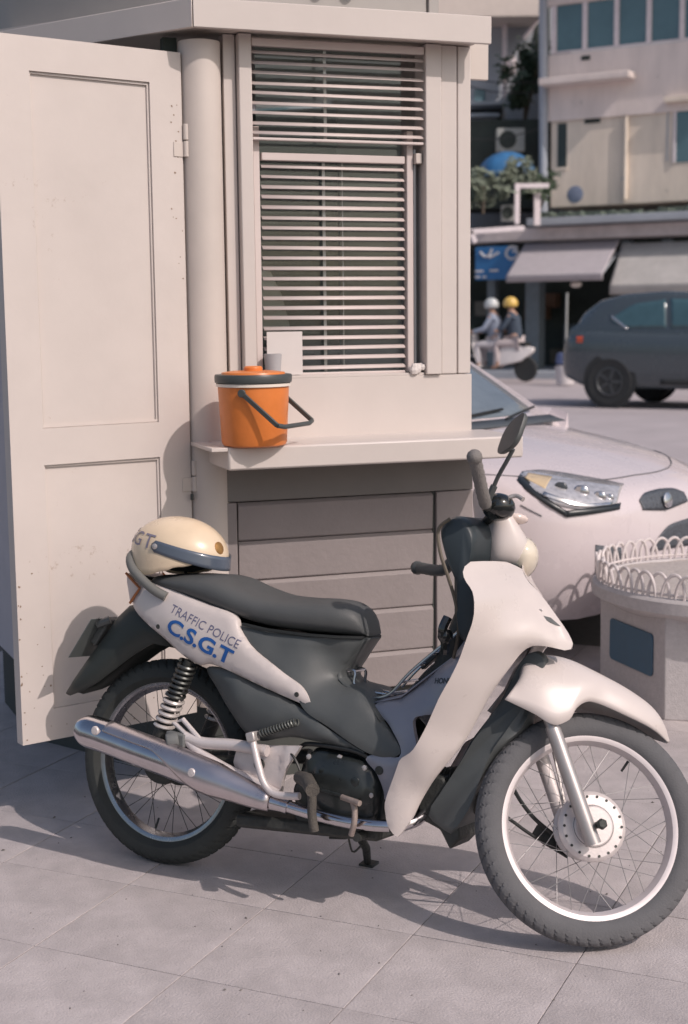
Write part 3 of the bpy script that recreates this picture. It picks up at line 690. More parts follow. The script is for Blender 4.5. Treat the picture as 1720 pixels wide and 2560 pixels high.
# ---- leg shield halves
ls_rear = [(.946, .900, .20), (.941, .883, .22), (.950, .859, .235), (.977, .822, .245), (.984, .796, .25), (.983, .763, .25), (.973, .727, .25), (.936, .633, .24), (.904, .572, .235), (.847, .454, .22), (.836, .438, .217), (.825, .428, .215), (.809, .418, .211), (.801, .410, .209), (.793, .391, .205), (.762, .316, .185), (.755, .290, .180), (.757, .272, .178), (.762, .243, .172), (.773, .225, .168), (.782, .217, .1655), (.785, .2145, .165)]
ls_front = [(.789, .216, .1635), (.795, .223, .161), (.803, .237, .158), (.815, .257, .155), (.841, .322, .145), (.927, .455, .135), (.987, .584, .12), (1.025, .651, .105), (1.050, .691, .09), (1.07, .706, .075), (1.109, .706, .05), (1.143, .700, .012)]
ls_nose = [(1.149, .714, .006), (1.138, .737, .008), (1.103, .78, .010), (1.061, .827, .014), (1.018, .866, .024), (1.006, .888, .04), (.995, .897, .06), (.985, .904, .08), (.963, .903, .13)]
ls = ls_rear + ls_front + ls_nose
mid = [(1.06, .76, .080), (1.02, .80, .088), (.985, .85, .125), (1.03, .83, .052), (1.065, .79, .048), (1.05, .72, .112), (.98, .66, .175), (.94, .56, .172), (.90, .48, .172), (.85, .38, .174), (.795, .30, .170), (1.01, .75, .16), (1.09, .735, .058), (.962, .88, .185)]
ls_w = idw(ls + mid)
LSH = []
for mir in (False, True): LSH.append(cover('leg_shield', [(a, c) for a, c, _ in ls], ls_w, BWHITE, mirror=mir, smooth=130, step=.015, edge=.006, er=.018, back=.010, nose=True))
bpy.context.view_layer.update()
for side, lsh in ((1, LSH[0]), (-1, LSH[1])):
    bv = bvh_of(lsh); b = MB(); slit = [(1.080, .7795), (1.094, .7755), (1.117, .7565), (1.107, .7585), (1.089, .7685)]
    vv = []
    for u, v in slit:
        h = bv.ray_cast(P(u, v, .5 * side), Vector((0, side, 0))); w = -h[0].y * side if h[0] else .03; vv.append(P(u, v, (w + .0015) * side))
    b.add(vv, [tuple(range(len(vv)))]); b.build('vent_slit', BDARK, lsh, ang=0)
    b = MB()
    for u, v in ((1.07, .792),):
        h = bv.ray_cast(P(u, v, .5 * side), Vector((0, side, 0))); b.ball(tuple((h[0] if h[0] else P(u, v, .08 * side))), .0045, 8, (1.6, .5, .8))
    b.build('screw', ALU, lsh)
# inner cover behind the shield, seen edge-on beside the bars
ic = [(.832, .982), (.855, 1.004), (.875, 1.008), (.902, .996), (.922, .967), (.922, .912), (.915, .89), (.935, .86), (.955, .82), (.962, .77), (.955, .725), (.935, .70), (.91, .70), (.895, .735), (.887, .80), (.87, .86), (.845, .92)]
rows = []
O_ = [Vector((p.x, p.y)) for p in catmull([Vector((u, v, 0)) for u, v in ic], 70, True)]
cu = sum((p for p in O_), Vector((0, 0))) / len(O_)
for w, sc_ in ((-.175, .0), (-.17, .012), (-.15, 0), (.10, 0), (.125, .008), (.13, .018)):
    rows.append([P(*(p + (cu - p).normalized() * (sc_ if abs(w) < .174 else .02)), w) for p in O_])
MB().sect(rows).build('inner_cover', M('blue_black_plastic', (.032, .042, .048), .45, var=.1), BK, ang=45)
b = MB(); b.tube(catmull(PL([(.862, 1.0, .135), (.836, .975, .14), (.845, .92, .145), (.868, .86, .14), (.888, .80, .13), (.897, .74, .12), (.89, .69, .11), (.88, .66, .1)]), 40), .0045, 7); b.build('brake_cable', M('ochre_cable', (.12, .10, .075), .6, var=.2), BK)
b = MB(); b.tube(catmull(PL([(.875, .76, .14), (.868, .73, .15), (.872, .70, .14), (.865, .675, .12)]), 20), .012, 8); b.ball(P(.872, .715, .14), .02, 10); b.build('ignition_lock', BLACKG, BK)

# tunnel cover in silver grey
tn_out = [(.665, .517), (.690, .532), (.735, .545), (.80, .602), (.87, .66), (.91, .72), (.93, .74), (.93, .66), (.90, .585), (.865, .545), (.846, .520), (.815, .512), (.788, .500), (.795, .47), (.806, .44), (.80, .40), (.772, .39), (.765, .35), (.752, .29), (.733, .290), (.726, .315), (.704, .356), (.672, .388), (.69, .40), (.765, .405), (.765, .425), (.72, .475)]
tn_w = idw([(.665, .517, .088), (.735, .545, .075), (.80, .602, .07), (.91, .72, .08), (.93, .66, .12), (.865, .545, .12), (.815, .512, .115), (.79, .49, .118), (.80, .42, .13), (.76, .40, .134), (.74, .30, .13), (.70, .36, .132), (.69, .40, .134), (.72, .475, .108), (.85, .60, .105), (.76, .53, .095)])
TUN = []
for mir in (False, True): TUN.append(cover('tunnel_cover', tn_out, tn_w, SILVP, mirror=mir, smooth=130, step=.014, edge=.005, er=.012))
rows = []
for u, v in [(.655, .525), (.69, .536), (.735, .55), (.80, .606), (.87, .664), (.91, .724), (.93, .75)]: rows.append([P(u, v + .006 * (1 - t * t) - .004, .078 * t) for t in (-1, -.5, 0, .5, 1)])
MB().grid(rows).build('tunnel_top', SILVP, BK, solid=.003)
bpy.context.view_layer.update()
lettering('maker_lettering', 'HONDA', .014, (.832, .592), (.905, .602), TUN[0], M('slate_print', (.05, .06, .075), .5), bold=.03, up=(.0, .0135))
b = MB(); b.lathe([(.011, 0), (.011, .006), (.004, .007)], P(.715, .365, .130), (0, -1, 0), 14); b.build('cover_bolt', ENGR, BK)

# splash guard facing the front wheel
sg = [(1.06, .690), (1.03, .672), (.995, .60), (.970, .545), (.945, .50), (.90, .40), (.85, .31), (.825, .26), (.86, .235), (.893, .223), (.915, .25), (.935, .285), (.958, .355), (.985, .425), (1.015, .462), (1.045, .495), (1.058, .54), (1.07, .61), (1.085, .675)]
rows = []
O_ = [Vector((p.x, p.y)) for p in catmull([Vector((u, v, 0)) for u, v in sg], 60, True)]; cu = Vector((.99, .49))
kw = lambda p: lerp(1, .22, min(1, max(0, (p.y - .46) / .09)))
for w, d in ((-.078, .014), (-.070, .003), (-.05, 0), (.05, 0), (.070, .003), (.078, .014)): rows.append([P(*(p + (cu - p).normalized() * d), w * kw(p)) for p in O_])
MB().sect(rows).build('splash_guard', BDARK, BK, ang=45)

# ---- luggage rack over the step-through (bright wire)
rk = MB()
for w in (-.055, .055):
    rk.tube(catmull(PL([(.528, .578, w * .8), (.533, .555, w), (.575, .540, w), (.655, .534, w), (.692, .548, w), (.745, .607, w), (.868, .722, w * .9)]), 44), .0042, 7)
rk.tube(PL([(.868, .722, -.05), (.868, .722, .05)]), .004, 7)
rk.tube(catmull(PL([(.672, .541, .02), (.592, .548, .03), (.578, .560, .032), (.576, .592, .030), (.528, .586, .030), (.524, .575, .03), (.535, .552, .03), (.60, .537, .02)]), 40), .0042, 7)
rk.tube(catmull(PL([(.672, .541, -.02), (.592, .548, -.03), (.578, .560, -.032), (.576, .592, -.030), (.528, .586, -.030), (.524, .575, -.03), (.535, .552, -.03), (.60, .537, -.02)]), 40), .0042, 7)
for u, v in ((.575, .592), (.553, .589), (.529, .586)): rk.tube(PL([(u, v, -.031), (u, v, .031)]), .0035, 6)
for u, v in ((.60, .536), (.655, .534), (.692, .548), (.72, .580), (.765, .628), (.80, .66)): rk.tube(PL([(u, v, -.055), (u, v, .055)]), .0035, 6)
rk.tube(catmull(PL([(.70, .562, .0), (.74, .606, .01), (.80, .668, .0), (.825, .685, -.02), (.80, .655, -.03)]), 24), .0035, 6)
rk.build('luggage_rack', CHROMET, BK)
b = MB(); b.obox(P(.775, .640, .0), P(.022, .022, 0), P(0, 0, .012), P(-.005, .005, 0)); b.build('rack_strap', BLK, BK, bevel=.002)

# ---- steering group
fc = [(1.009, .616, .0), (1.010, .651, .0), (1.018, .666, .0), (1.053, .679, 0), (1.113, .683, 0), (1.203, .658, 0), (1.289, .627, 0), (1.353, .592, 0), (1.388, .555, 0), (1.408, .514, 0)]
fl = [(.962, .544, .09), (1.038, .515, .105), (1.068, .500, .108), (1.088, .497, .108), (1.103, .503, .107), (1.122, .517, .105), (1.136, .545, .10), (1.163, .567, .09), (1.191, .570, .08), (1.267, .553, .068), (1.346, .532, .048), (1.404, .5115, .006)]
ca_ = catmull([Vector(q) for q in fc], 60); la_ = catmull([Vector(q) for q in fl], 60); rows = []
for i, (c, l) in enumerate(zip(ca_, la_)):
    row = []
    for k in range(25):
        a = math.pi * k / 24; ca, sa = math.cos(a), math.sin(a); q = l.lerp(c, abs(sa) ** .9); row.append(P(q.x, q.y, l.z * math.copysign(abs(ca) ** .78, ca)))
    rows.append(row)
MB().grid(rows).map(S).build('front_fender', BWHITE, BK, solid=.004, ang=60)
b = MB(); b.tube(PL([(1.06, .555, -.07), (1.06, .555, .07)]), .016, 12); b.map(S).build('fork_crown', ENGR, BK)
for w in (.083, -.083):
    b = MB(); b.tube(PL([(1.075, .520, w * .94), (1.098, .470, w)]), .0145, 14); b.tube(PL([(1.086, .497, w * .97), (1.098, .470, w), (1.197, .252, w), (1.207, .232, w)]), [.0185, .0185, .0195, .0195], 16); b.map(S).build('fork_leg', M('grey_pink_fork', (.46, .425, .41), .38, .55, var=.07, scale=20) if w > 0 else ALUW, BK, ang=40)
b = MB(); b.tube(PL([(WB, .2785, -.112), (WB, .2785, .118)]), .008, 12); b.lathe([(.013, 0), (.013, .012), (.009, .016)], P(WB, .2785, .104), (0, -1, 0), 6); b.map(S).build('axle_nut', ENGR, BK)
b = MB(); b.tube(catmull(PL([(1.02, .55, -.05), (1.0, .44, -.02), (1.02, .36, -.01), (1.075, .295, -.02), (1.165, .245, -.055)]), 36), .0052, 8); b.map(S).build('speedometer_cable', BLK, BK)
b = MB(); b.tube(catmull(PL([(1.02, .54, -.04), (.985, .40, .0), (.99, .30, -.0), (1.05, .262, -.02), (1.185, .208, -.055)]), 36), .0042, 8); b.map(S).build('front_brake_cable', BLK, BK)
b = MB(); b.tube(PL([(1.13, .47, -.063), (1.205, .225, -.058)]), .004, 6); b.tube(PL([(1.085, .47, .07), (1.13, .40, .055)]), .003, 6); b.map(S).build('brake_rod', ALU, BK)
b = MB(); b.obox(P(1.145, .245, -.062), P(.045, -.02, 0), P(0, 0, .004), P(.006, .012, 0)); b.map(S).build('brake_arm', ENGR, BK, bevel=.002)
# headlight cowl: horizontal sections
cs = [(.886, .902, .970, .050), (.893, .894, 1.000, .078), (.918, .886, 1.017, .094), (.945, .882, 1.014, .100), (.968, .882, 1.000, .102), (.990, .882, .978, .104), (1.015, .880, .956, .105), (1.040, .872, .938, .098), (1.065, .864, .922, .080), (1.090, .856, .896, .052), (1.105, .858, .874, .022)]
rows = []
for v, ub, uf, hw in cs:
    row = []
    for k in range(32):
        a = 2 * math.pi * k / 32; ca, sa = math.cos(a), math.sin(a); e = 2.0 if ca > 0 else 3.2
        row.append(P((ub + uf) / 2 + (uf - ub) / 2 * math.copysign(abs(ca) ** (2 / e), ca), v, hw * math.copysign(abs(sa) ** (2 / 2.3), sa)))
    rows.append(row)
MB().sect(rows).map(S).build('headlight_cowl', M('ivory_bike_plastic', (.66, .59, .56), .32, var=.04, coat=.3), BK, ang=50, sub=1)
b = MB(); b.ball((0, 0, 0), 1, 24, (.052, .088, .056)); b.map(lambda v: S(P(.984, .926, 0) + v)).build('headlight', M('yellowed_lamp_lens', (.74, .66, .54), .12, var=.05, coat=.6), BK, ang=60)
b = MB(); b.ball((0, 0, 0), 1, 16, (.014, .02, .006)); b.map(lambda v: S(P(.963, .889, .055) + v)).build('cowl_gap', BDARK, BK)
b = MB(); b.ball((0, 0, 0), 1, 18, (.032, .022, .014)); b.map(lambda v: S(P(.955, 1.008, .075) + v)).build('position_lamp', LENS, BK)
# bars, grips, switch pods, levers
def bar(sg, drop):
    rt = [(.885, .995, .10 * sg), (.862, .992, .17 * sg), (.845, .985 - drop * .5, .215 * sg), (.784, 1.056 - drop, .332 * sg)]
    return catmull(PL(rt), 30)
b = MB(); b.tube(bar(1, 0), .011, 10); b.tube(bar(-1, .10), .011, 10); b.tube(PL([(.885, .995, .11), (.885, .995, -.11)]), .012, 10); b.map(S).build('handlebar', ENGR, BK)
for sg, dp in ((1, 0), (-1, .10)):
    q = bar(sg, dp); b = MB(); b.tube(q[13:], [.0150 + .0012 * (i % 2) for i in range(len(q[13:]))], 14); b.ball(tuple(q[-1]), .0195, 12); b.map(S).build('grip', GRIP if sg > 0 else BDARK, BK, ang=60)
    b = MB(); b.ball((0, 0, 0), 1, 20, (.042, .042, .034)); b.map(lambda v: S(P(.888, 1.0 - dp * .35, .165 * sg) + v)).build('switch_pod', BLACKG, BK, ang=60)
    lv = catmull(PL([(.885, .99 - dp * .4, .17 * sg), (.905, 1.018 - dp * .4, .19 * sg), (.922, 1.024 - dp * .45, .20 * sg), (.936, 1.012 - dp * .5, .215 * sg)]), 24); b = MB(); b.tube(lv, [.007] * 8 + [.0055] * 15 + [.0065], 8); b.map(S).build('brake_lever', ALU if sg > 0 else BDARK, BK)
b = MB(); b.tube(catmull(PL([(.858, 1.018, .20), (.866, 1.055, .235), (.876, 1.085, .275), (.882, 1.105, .298)]), 16), .0055, 8); b.tube(PL([(.855, 1.008, .195), (.862, 1.035, .215)]), .009, 8); b.map(S).build('mirror_stem', BDARK, BK)
mc = P(.876, 1.140, .300); ma = (P(.20, .03, .98)).normalized(); mb_ = (P(.20, .97, -.08)).normalized(); mn = ma.cross(mb_).normalized(); mb_ = mn.cross(ma)
rows = []
for d, s_ in ((-.011, .70), (-.007, .93), (0, 1.0), (.005, .99), (.0055, .93)):
    row = []
    for k in range(32):
        a = 2 * math.pi * k / 32; ca, sa = math.cos(a), math.sin(a)
        x = .058 * math.copysign(abs(ca) ** (2 / 3.2), ca) * s_; y = .043 * math.copysign(abs(sa) ** (2 / 3.2), sa) * s_
        row.append(mc + ma * (x + y * .12) + mb_ * y * (1.05 + .12 * ca) + mn * d)
    rows.append(row)
mr_ = MB().sect(rows).map(S).build('mirror', BDARK, BK, ang=45)
# ---- engine
b = MB(); b.prism(PL([(.46, .26, -.10), (.475, .345, -.10), (.51, .392, -.10), (.60, .40, -.10), (.69, .385, -.10), (.73, .33, -.10), (.72, .235, -.10), (.70, .190, -.10), (.50, .170, -.10), (.46, .20, -.10)]), (0, -.20, 0)); b.build('engine_block', ENG, BK, bevel=.010)
ecv = [(.487, .318), (.508, .378), (.54, .390), (.60, .388), (.674, .374), (.705, .34), (.708, .285), (.694, .228), (.65, .206), (.58, .206), (.523, .222), (.478, .25), (.470, .285)]
ew = lambda u, v: .132 + .020 * max(0, 1 - (((u - .605) / .085) ** 2 + ((v - .305) / .080) ** 2)) ** .5
cover('crankcase_cover', ecv, ew, ENG, smooth=70, step=.012, edge=.010, er=.014, back=.04)
b = MB()
for u, v in ((.512, .372), (.60, .382), (.672, .365), (.695, .30), (.682, .228), (.60, .216), (.505, .242)): b.lathe([(.0072, 0), (.0072, .006), (.004, .007)], P(u, v, .126), (0, -1, 0), 6)
b.build('cover_bolts', ALU, BK)['kind'] = 'stuff'
b = MB(); b.lathe([(.012, 0), (.012, .010), (.008, .011)], P(.655, .330, .138), (0, -1, 0), 16); b.lathe([(.009, 0), (.009, .010), (.006, .011)], P(.56, .345, .136), (0, -1, 0), 16); b.build('filler_cap', ENG, BK)
b = MB(); b.obox(P(.615, .292, .150), P(.052, -.006, 0), P(0, 0, .004), P(.0, .004, 0)); b.build('cover_rib', ENG, BK, bevel=.002)
b = MB()
for k in range(9): b.lathe([(.062, 0), (.062, .0045)], P(.735 + .017 * k, .295 + .003 * k, 0), P(1, .18, 0), 20)
b.lathe([(.048, 0), (.048, .20), (.06, .205), (.06, .235), (.03, .245)], P(.72, .292, 0), P(1, .18, 0), 20); b.build('cylinder_fins', ENGR, BK)
b = MB(); b.prism(PL([(.79, .36, -.05), (.86, .36, -.05), (.90, .30, -.05), (.915, .215, -.05), (.890, .185, -.05), (.86, .23, -.05), (.80, .25, -.05)]), (0, -.12, 0)); b.build('engine_bracket', ENGR, BK, bevel=.006)
b = MB(); b.tube(catmull(PL([(.70, .372, .11), (.66, .398, .125), (.58, .405, .128), (.50, .402, .12), (.47, .39, .10)]), 30), .006, 8); b.build('breather_hose', BLK, BK)
b = MB(); b.tube(catmull(PL([(.43, .385, .13), (.47, .372, .142), (.50, .33, .145), (.505, .30, .14)]), 24), .0035, 6); b.build('wiring', BLK, BK)
# pivot plate
pvp = [(.30, .374), (.40, .386), (.492, .398), (.475, .37), (.452, .335), (.443, .300), (.441, .268), (.40, .264), (.35, .278), (.305, .295), (.29, .33)]
cover('pivot_plate', pvp, lambda u, v: .138 + .006 * (1 if u > .44 else 0), ALUW, smooth=60, closedcurve=False, step=.014, edge=.004, er=.008, back=.014)
b = MB(); b.lathe([(.015, 0), (.015, .006), (.0105, .006), (.0105, .0015), (.001, .0015)], P(.374, .335, .139), (0, -1, 0), 18); b.build('pivot_bolt', ENGR, BK); 
# swing arm with passenger-peg hanger
for w in (.085, -.085):
    b = MB(); b.tube(PL([(.40, .335, w), (.20, .31, w), (.03, .282, w * .95), (-.03, .275, w * .95)]), [.021, .019, .016, .012], 10); b.build('swing_arm', ENGR, BK)
b = MB(); b.tube(catmull(PL([(.40, .374, .150), (.30, .377, .152), (.20, .371, .155), (.15, .381, .158)]), 18), .0155, 10); b.tube(catmull(PL([(.44, .268, .150), (.36, .292, .152), (.28, .315, .155), (.19, .350, .158), (.148, .380, .158)]), 18), [.013] * 18, 10)
b.tube(PL([(.168, .378, .158), (.112, .414, .158), (.140, .425, .158), (.202, .376, .158)]), .0068, 8); b.build('peg_hanger', ALUW, BK)
b = MB(); b.tube(PL([(.138, .372, .17), (.112, .366, .19)]), .021, 10); b.obox(P(.130, .372, .165), P(.03, -.002, 0), P(0, 0, .012), P(0, .018, 0)); b.build('passenger_peg', M('grey_peg_rubber', (.13, .135, .135), .7, var=.2), BK, bevel=.005)
# shock absorbers with coil springs
for w in (.125, -.125):
    top, bot = P(.125, .578, w), P(.035, .330, w); d = bot - top
    b = MB(); b.tube([top, bot], .013, 10); b.ball(tuple(bot), .018, 10); b.tube([top.lerp(bot, .72), top.lerp(bot, .98)], .021, 14); sh_ = b.build('shock_absorber', ENGR, BK)
    for nm, t0, t1, tn, mt in (('upper_spring', .02, .40, 7, M('dark_chrome_spring', (.10, .105, .10), .35, .8)), ('lower_spring', .40, .74, 5, M('pale_spring', (.62, .57, .54), .35, .35))):
        pts = []; up = d.normalized(); e_ = up.orthogonal().normalized(); g_ = up.cross(e_)
        for i in range(tn * 14 + 1):
            a = 2 * math.pi * i / 14; t = lerp(t0, t1, i / (tn * 14)); pts.append(top + d * t + (e_ * math.cos(a) + g_ * math.sin(a)) * (.0235 if t < .4 else .025))
        MB().tube(pts, .0048 if t0 < .1 else .0056, 6).build(nm, mt, sh_)
# exhaust
ex = catmull(PL([(-.176, .362, .178), (-.11, .356, .180), (.02, .333, .180), (.15, .310, .178), (.30, .279, .175), (.40, .257, .170), (.468, .247, .165)]), 40)
rr = []
for i in range(40):
    t = i / 39; rr.append(.0455 - .004 * max(0, (t - .5)) / .5 if t < .70 else lerp(.0435, .019, ((t - .70) / .30) ** .85))
rr[0] = .033; rr[1] = .042
mf = MB(); mf.tube(ex, rr, 28); MUF = mf.build('muffler', CHROME, BK, ang=50)
b = MB(); b.lathe([(.030, .002), (.022, .004), (.018, -.02), (.001, -.02)], ex[0], ex[0] - ex[1], 20); b.build('muffler_outlet', ENGR, MUF)
hs = MB(); rows = []
for i in range(6, 38):
    c = ex[i]; t_ = (ex[min(39, i + 1)] - ex[i - 1]).normalized(); out = P(0, 0, 1); out = (out - t_ * out.dot(t_)).normalized(); upv = t_.cross(out); upv = upv if upv.z > 0 else -upv
    f = (i - 6) / 31; lo = lerp(28, -55, min(1, max(0, (f - .30) / .30)) ** 1.3); hi = 78
    rows.append([c + (out * math.cos(R(a)) + upv * math.sin(R(a))) * (rr[i] + .005) for a in [lerp(lo, hi, k / 10) for k in range(11)]])
hs.grid(rows).build('heat_shield', M('satin_chrome', (.60, .55, .56), .30, .95, var=.10, scale=10, scuff=-.13, scuffcol=(.4, .34, .3)), MUF, solid=.0025, ang=50)
for (u, v) in ((-.095, .372), (.222, .302)):
    b = MB(); b.lathe([(.0125, 0), (.0125, .003), (.010, .006), (.001, .0065)], P(u, v, .222), (0, -1, 0), 18); b.build('shield_bolt', ALUW, MUF)
b = MB(); b.tube(catmull(PL([(.455, .249, .166), (.53, .238, .160), (.61, .231, .155), (.66, .229, .150), (.76, .234, .130), (.80, .245, .10), (.815, .275, .03)]), 40), .0155, 14); b.tube(PL([(.462, .248, .1655), (.482, .245, .164)]), .020, 14); b.build('exhaust_pipe', CHROME, BK)
b = MB(); b.tube(PL([(.752, .2335, .132), (.774, .237, .124)]), .0185, 14); b.build('pipe_clamp', ENGR, BK)
# pedals, pegs, stands
b = MB(); b.tube(catmull(PL([(.366, .405, .172), (.380, .378, .180), (.400, .335, .186), (.418, .300, .188), (.445, .278, .188), (.50, .277, .188), (.524, .281, .188)]), 30), .0095, 10); b.build('kick_lever', ALUW, BK)
b = MB(); b.obox(P(.367, .409, .172), P(.012, .004, 0), P(0, 0, .016), P(-.004, .012, 0)); b.build('lever_boss', ALU, BK, bevel=.004)
pts = []; s0, s1 = P(.385, .418, .165), P(.487, .461, .158); d = s1 - s0; up = d.normalized(); e_ = up.orthogonal().normalized(); g_ = up.cross(e_)
for i in range(13 * 10 + 1): a = 2 * math.pi * i / 10; pts.append(s0 + d * (i / 130) + (e_ * math.cos(a) + g_ * math.sin(a)) * .0088)
MB().tube(pts, .0022, 5).build('return_spring', M('grey_green_spring', (.16, .17, .16), .45, .6), BK)
b = MB(); b.tube(PL([(.500, .320, .150), (.548, .326, .20), (.60, .316, .262)]), [.017, .0195, .018], 10); b.build('foot_peg', PEG, BK)
b = MB(); b.tube(PL([(.50, .31, -.12), (.52, .31, -.24)]), [.018, .02], 10); b.build('foot_peg', PEG, BK)
b = MB(); b.tube(catmull(PL([(.560, .312, .20), (.573, .285, .212), (.576, .245, .212), (.584, .205, .208)]), 14), [.0115] * 14, 10); b.build('peg_stay', PEG, BK)
b = MB(); b.tube(catmull(PL([(.672, .288, .185), (.681, .272, .188), (.682, .235, .188), (.672, .205, .18)]), 14), .0075, 10); b.tube(PL([(.640, .294, .18), (.700, .290, .20)]), .0075, 10); b.build('brake_pedal', M('rusty_pale_metal', (.33, .27, .24), .6, .4, var=.3, scale=40), BK)
b = MB(); b.obox(P(.50, .185, 0), P(.21, .014, 0), P(0, 0, .105), P(-.002, .018, 0)); b.build('step_bar', ENGR, BK, bevel=.010)
b = MB(); b.tube(PL([(.672, .195, .15), (.672, .195, -.2)]), .012, 10); b.build('cross_tube', ENGR, BK)
b = MB(); b.tube(PL([(.565, .165, -.06), (.555, .10, -.15), (.525, .045, -.225)]), [.013, .012, .011], 8); b.obox(P(.525, .038, -.235), P(.022, 0, 0), P(0, -.004, .02), P(0, .004, 0)); b.build('side_stand', ENGR, BK, bevel=.002)
b = MB(); b.tube(catmull(PL([(.60, .165, .05), (.61, .13, .04), (.64, .155, .05)]), 12), .003, 6); b.tube(PL([(.55, .16, .06), (.60, .168, .07), (.66, .19, .08)]), .003, 6); b.build('stand_spring', ENGR, BK)

# ---- police helmet resting on the seat
HM = BM @ Matrix.Translation(P(-.004, .842, .015)) @ Matrix.Rotation(R(4), 4, 'Y')
HL = thing('police_helmet', 'cream police helmet with dark peak and lettering resting on the rear of the motorbike seat', 'helmet', mw=HM)
IVO = M('ivory_helmet_paint', (.72, .575, .41), .3, var=.06, scale=10, coat=.3, scuff=-.04, scuffcol=(.55, .40, .24))
def zlow(az):            # az 0 = front, 90 = side, 180 = back
    a = abs(((math.degrees(az) + 180) % 360) - 180)
    pts = [(0, .006), (35, .004), (62, -.012), (80, -.030), (100, -.046), (125, -.050), (150, -.034), (180, -.020)]
    for (a0, z0), (a1, z1) in zip(pts, pts[1:]):
        if a <= a1: t = (a - a0) / (a1 - a0); t = t * t * (3 - 2 * t); return lerp(z0, z1, t)
    return -.02
def hp_(az, t, k=1.0):
    zl = zlow(az); zt = .118
    if t < .25: z = lerp(zl, 0.02, t / .25); s = 1.0 - .05 * max(0, -z) / .05
    else: a = (t - .25) / .75 * math.pi / 2; z = .02 + (zt - .02) * math.sin(a); s = math.cos(a)
    s = max(s, 0.0001); return Vector((.142 * k * s * math.cos(az), .112 * k * s * math.sin(az), z * (1 if k == 1 else k)))
rows = [[hp_(2 * math.pi * k / 64, t) for k in range(64)] for t in [0, .06, .12, .18, .25] + [.25 + .75 * i / 14 for i in range(1, 15)]]
SHELL = MB().grid(rows, close_c=True).build('shell', IVO, HL, solid=.006, ang=60)
rows = [[hp_(2 * math.pi * k / 48, t) * .93 for k in range(48)] for t in [0.02, .12, .25] + [.25 + .75 * i / 7 for i in range(1, 8)]]
MB().grid(rows, close_c=True).build('liner', BLK, HL, ang=60)
rows = []
for i in range(41):
    az = R(lerp(-97, 97, i / 40)); f = math.cos(az) if abs(math.degrees(az)) < 90 else 0
    a_ = abs(math.degrees(az)); wid = .0165 * min(1, (97 - a_) / 5 + .35)
    zc = lerp(.034, .012, max(0, f) ** 1.0); row = []
    for t in (-1, -.5, 0, .5, 1):
        k = 1.035 + .03 * max(0, f) + .035 * max(0, f) * (-t * .5 + .5)
        row.append(Vector((.142 * k * math.cos(az), .112 * (1.03) * math.sin(az), zc + wid * t - .006 * max(0, f) * (1 - t) * .5)))
    rows.append(row)
MB().grid(rows).build('peak', M('smoky_blue_peak', (.085, .105, .14), .22, var=.1, coat=.4), HL, solid=.003, ang=50)
for sg in (1, -1): b = MB(); b.lathe([(.008, 0), (.008, .003), (.003, .005)], (.142 * 1.03 * math.cos(R(92)) , sg * -.117, .034), (0, -sg, 0), 12); b.build('rivet', ALU, HL)
def ontext(txt, mat, az0, az1, zb, zt, bold=0):
    vs, fs = text_verts(txt, 1.0, bold, 0, 3, 1.1); x0 = min(v.x for v in vs); x1 = max(v.x for v in vs); y1 = max(v.y for v in vs)
    bm = bmesh.new(); bv = [bm.verts.new((v.x, v.y, 0)) for v in vs]
    for f in fs:
        try: bm.faces.new([bv[i] for i in f])
        except ValueError: pass
    bmesh.ops.triangulate(bm, faces=bm.faces); bmesh.ops.subdivide_edges(bm, edges=[e for e in bm.edges if e.calc_length() > .2], cuts=2); bmesh.ops.triangulate(bm, faces=bm.faces)
    m = MB()
    for v in bm.verts:
        fx = (v.co.x - x0) / (x1 - x0); az = R(lerp(az0, az1, fx)); z = lerp(zb, zt, v.co.y / y1) - .012 * fx
        a = math.asin(max(-1, min(1, (z - .02) / .098))) if z > .02 else 0; s = math.cos(a)
        m.v.append(Vector(((.142 * s + .0045) * math.cos(az), (.112 * s + .0045) * math.sin(az), z + .0045 * math.sin(a))))
    bm.verts.index_update()
    for f in bm.faces: m.f.append(tuple(v.index for v in f.verts))
    bm.free(); return m.build('lettering', mat, HL, ang=0)
ontext('CSGT', M('pale_slate_print', (.22, .20, .26), .5), -174, -95, .037, .074)
b = MB(); b.lathe([(.018, 0), (.018, .002), (.012, .0045), (.001, .005)], hp_(R(-7), .42) + Vector((.002, 0, -.004)), hp_(R(-7), .42).normalized(), 18); b.build('badge', M('brass_badge', (.45, .24, .08), .35, .6, var=.25, scale=90), HL)
b = MB(); b.tube(catmull([(-.05, -.10, -.04), (-.07, -.06, -.058), (-.02, .0, -.062), (.0, .06, -.06), (-.04, .10, -.04)], 20), .005, 6); b.build('chin_strap', BLK, HL)
# ================================================================ parked white hatchback behind the kiosk
def sections(st, pts, ny=1):
    """mirror half-sections (y>=0 side listed bottom to top) into closed rings"""
    rows = []
    for x, half in st:
        row = [Vector((-x, -y, z)) for y, z in half] + [Vector((-x, y, z)) for y, z in reversed(half)]
        rows.append(row)
    return rows
def interp(tab, x):
    if x <= tab[0][0]: return tab[0][1]
    for (a, p), (b, q) in zip(tab, tab[1:]):
        if x <= b: t = (x - a) / (b - a); return lerp(p, q, t)
    return tab[-1][1]
def smooth_tab(tab):
    C = catmull([Vector((a, b, 0)) for a, b in tab], 80); return [(p.x, p.y) for p in C]
CARW = M('white_car_paint', (.64, .57, .58), .28, var=.02, coat=.6)
CARGL = M('dark_car_glass', (.035, .045, .05), .06, var=.1, coat=.5)
TYRE = M('black_car_tyre', (.03, .032, .033), .8, var=.2)
CHR2 = M('bright_lamp_chrome', (.60, .60, .62), .15, .9, var=.2, scale=30)
GRLM = M('dark_grille_plastic', (.075, .085, .10), .45, var=.7, scale=110, bump=.6, bscale=110)
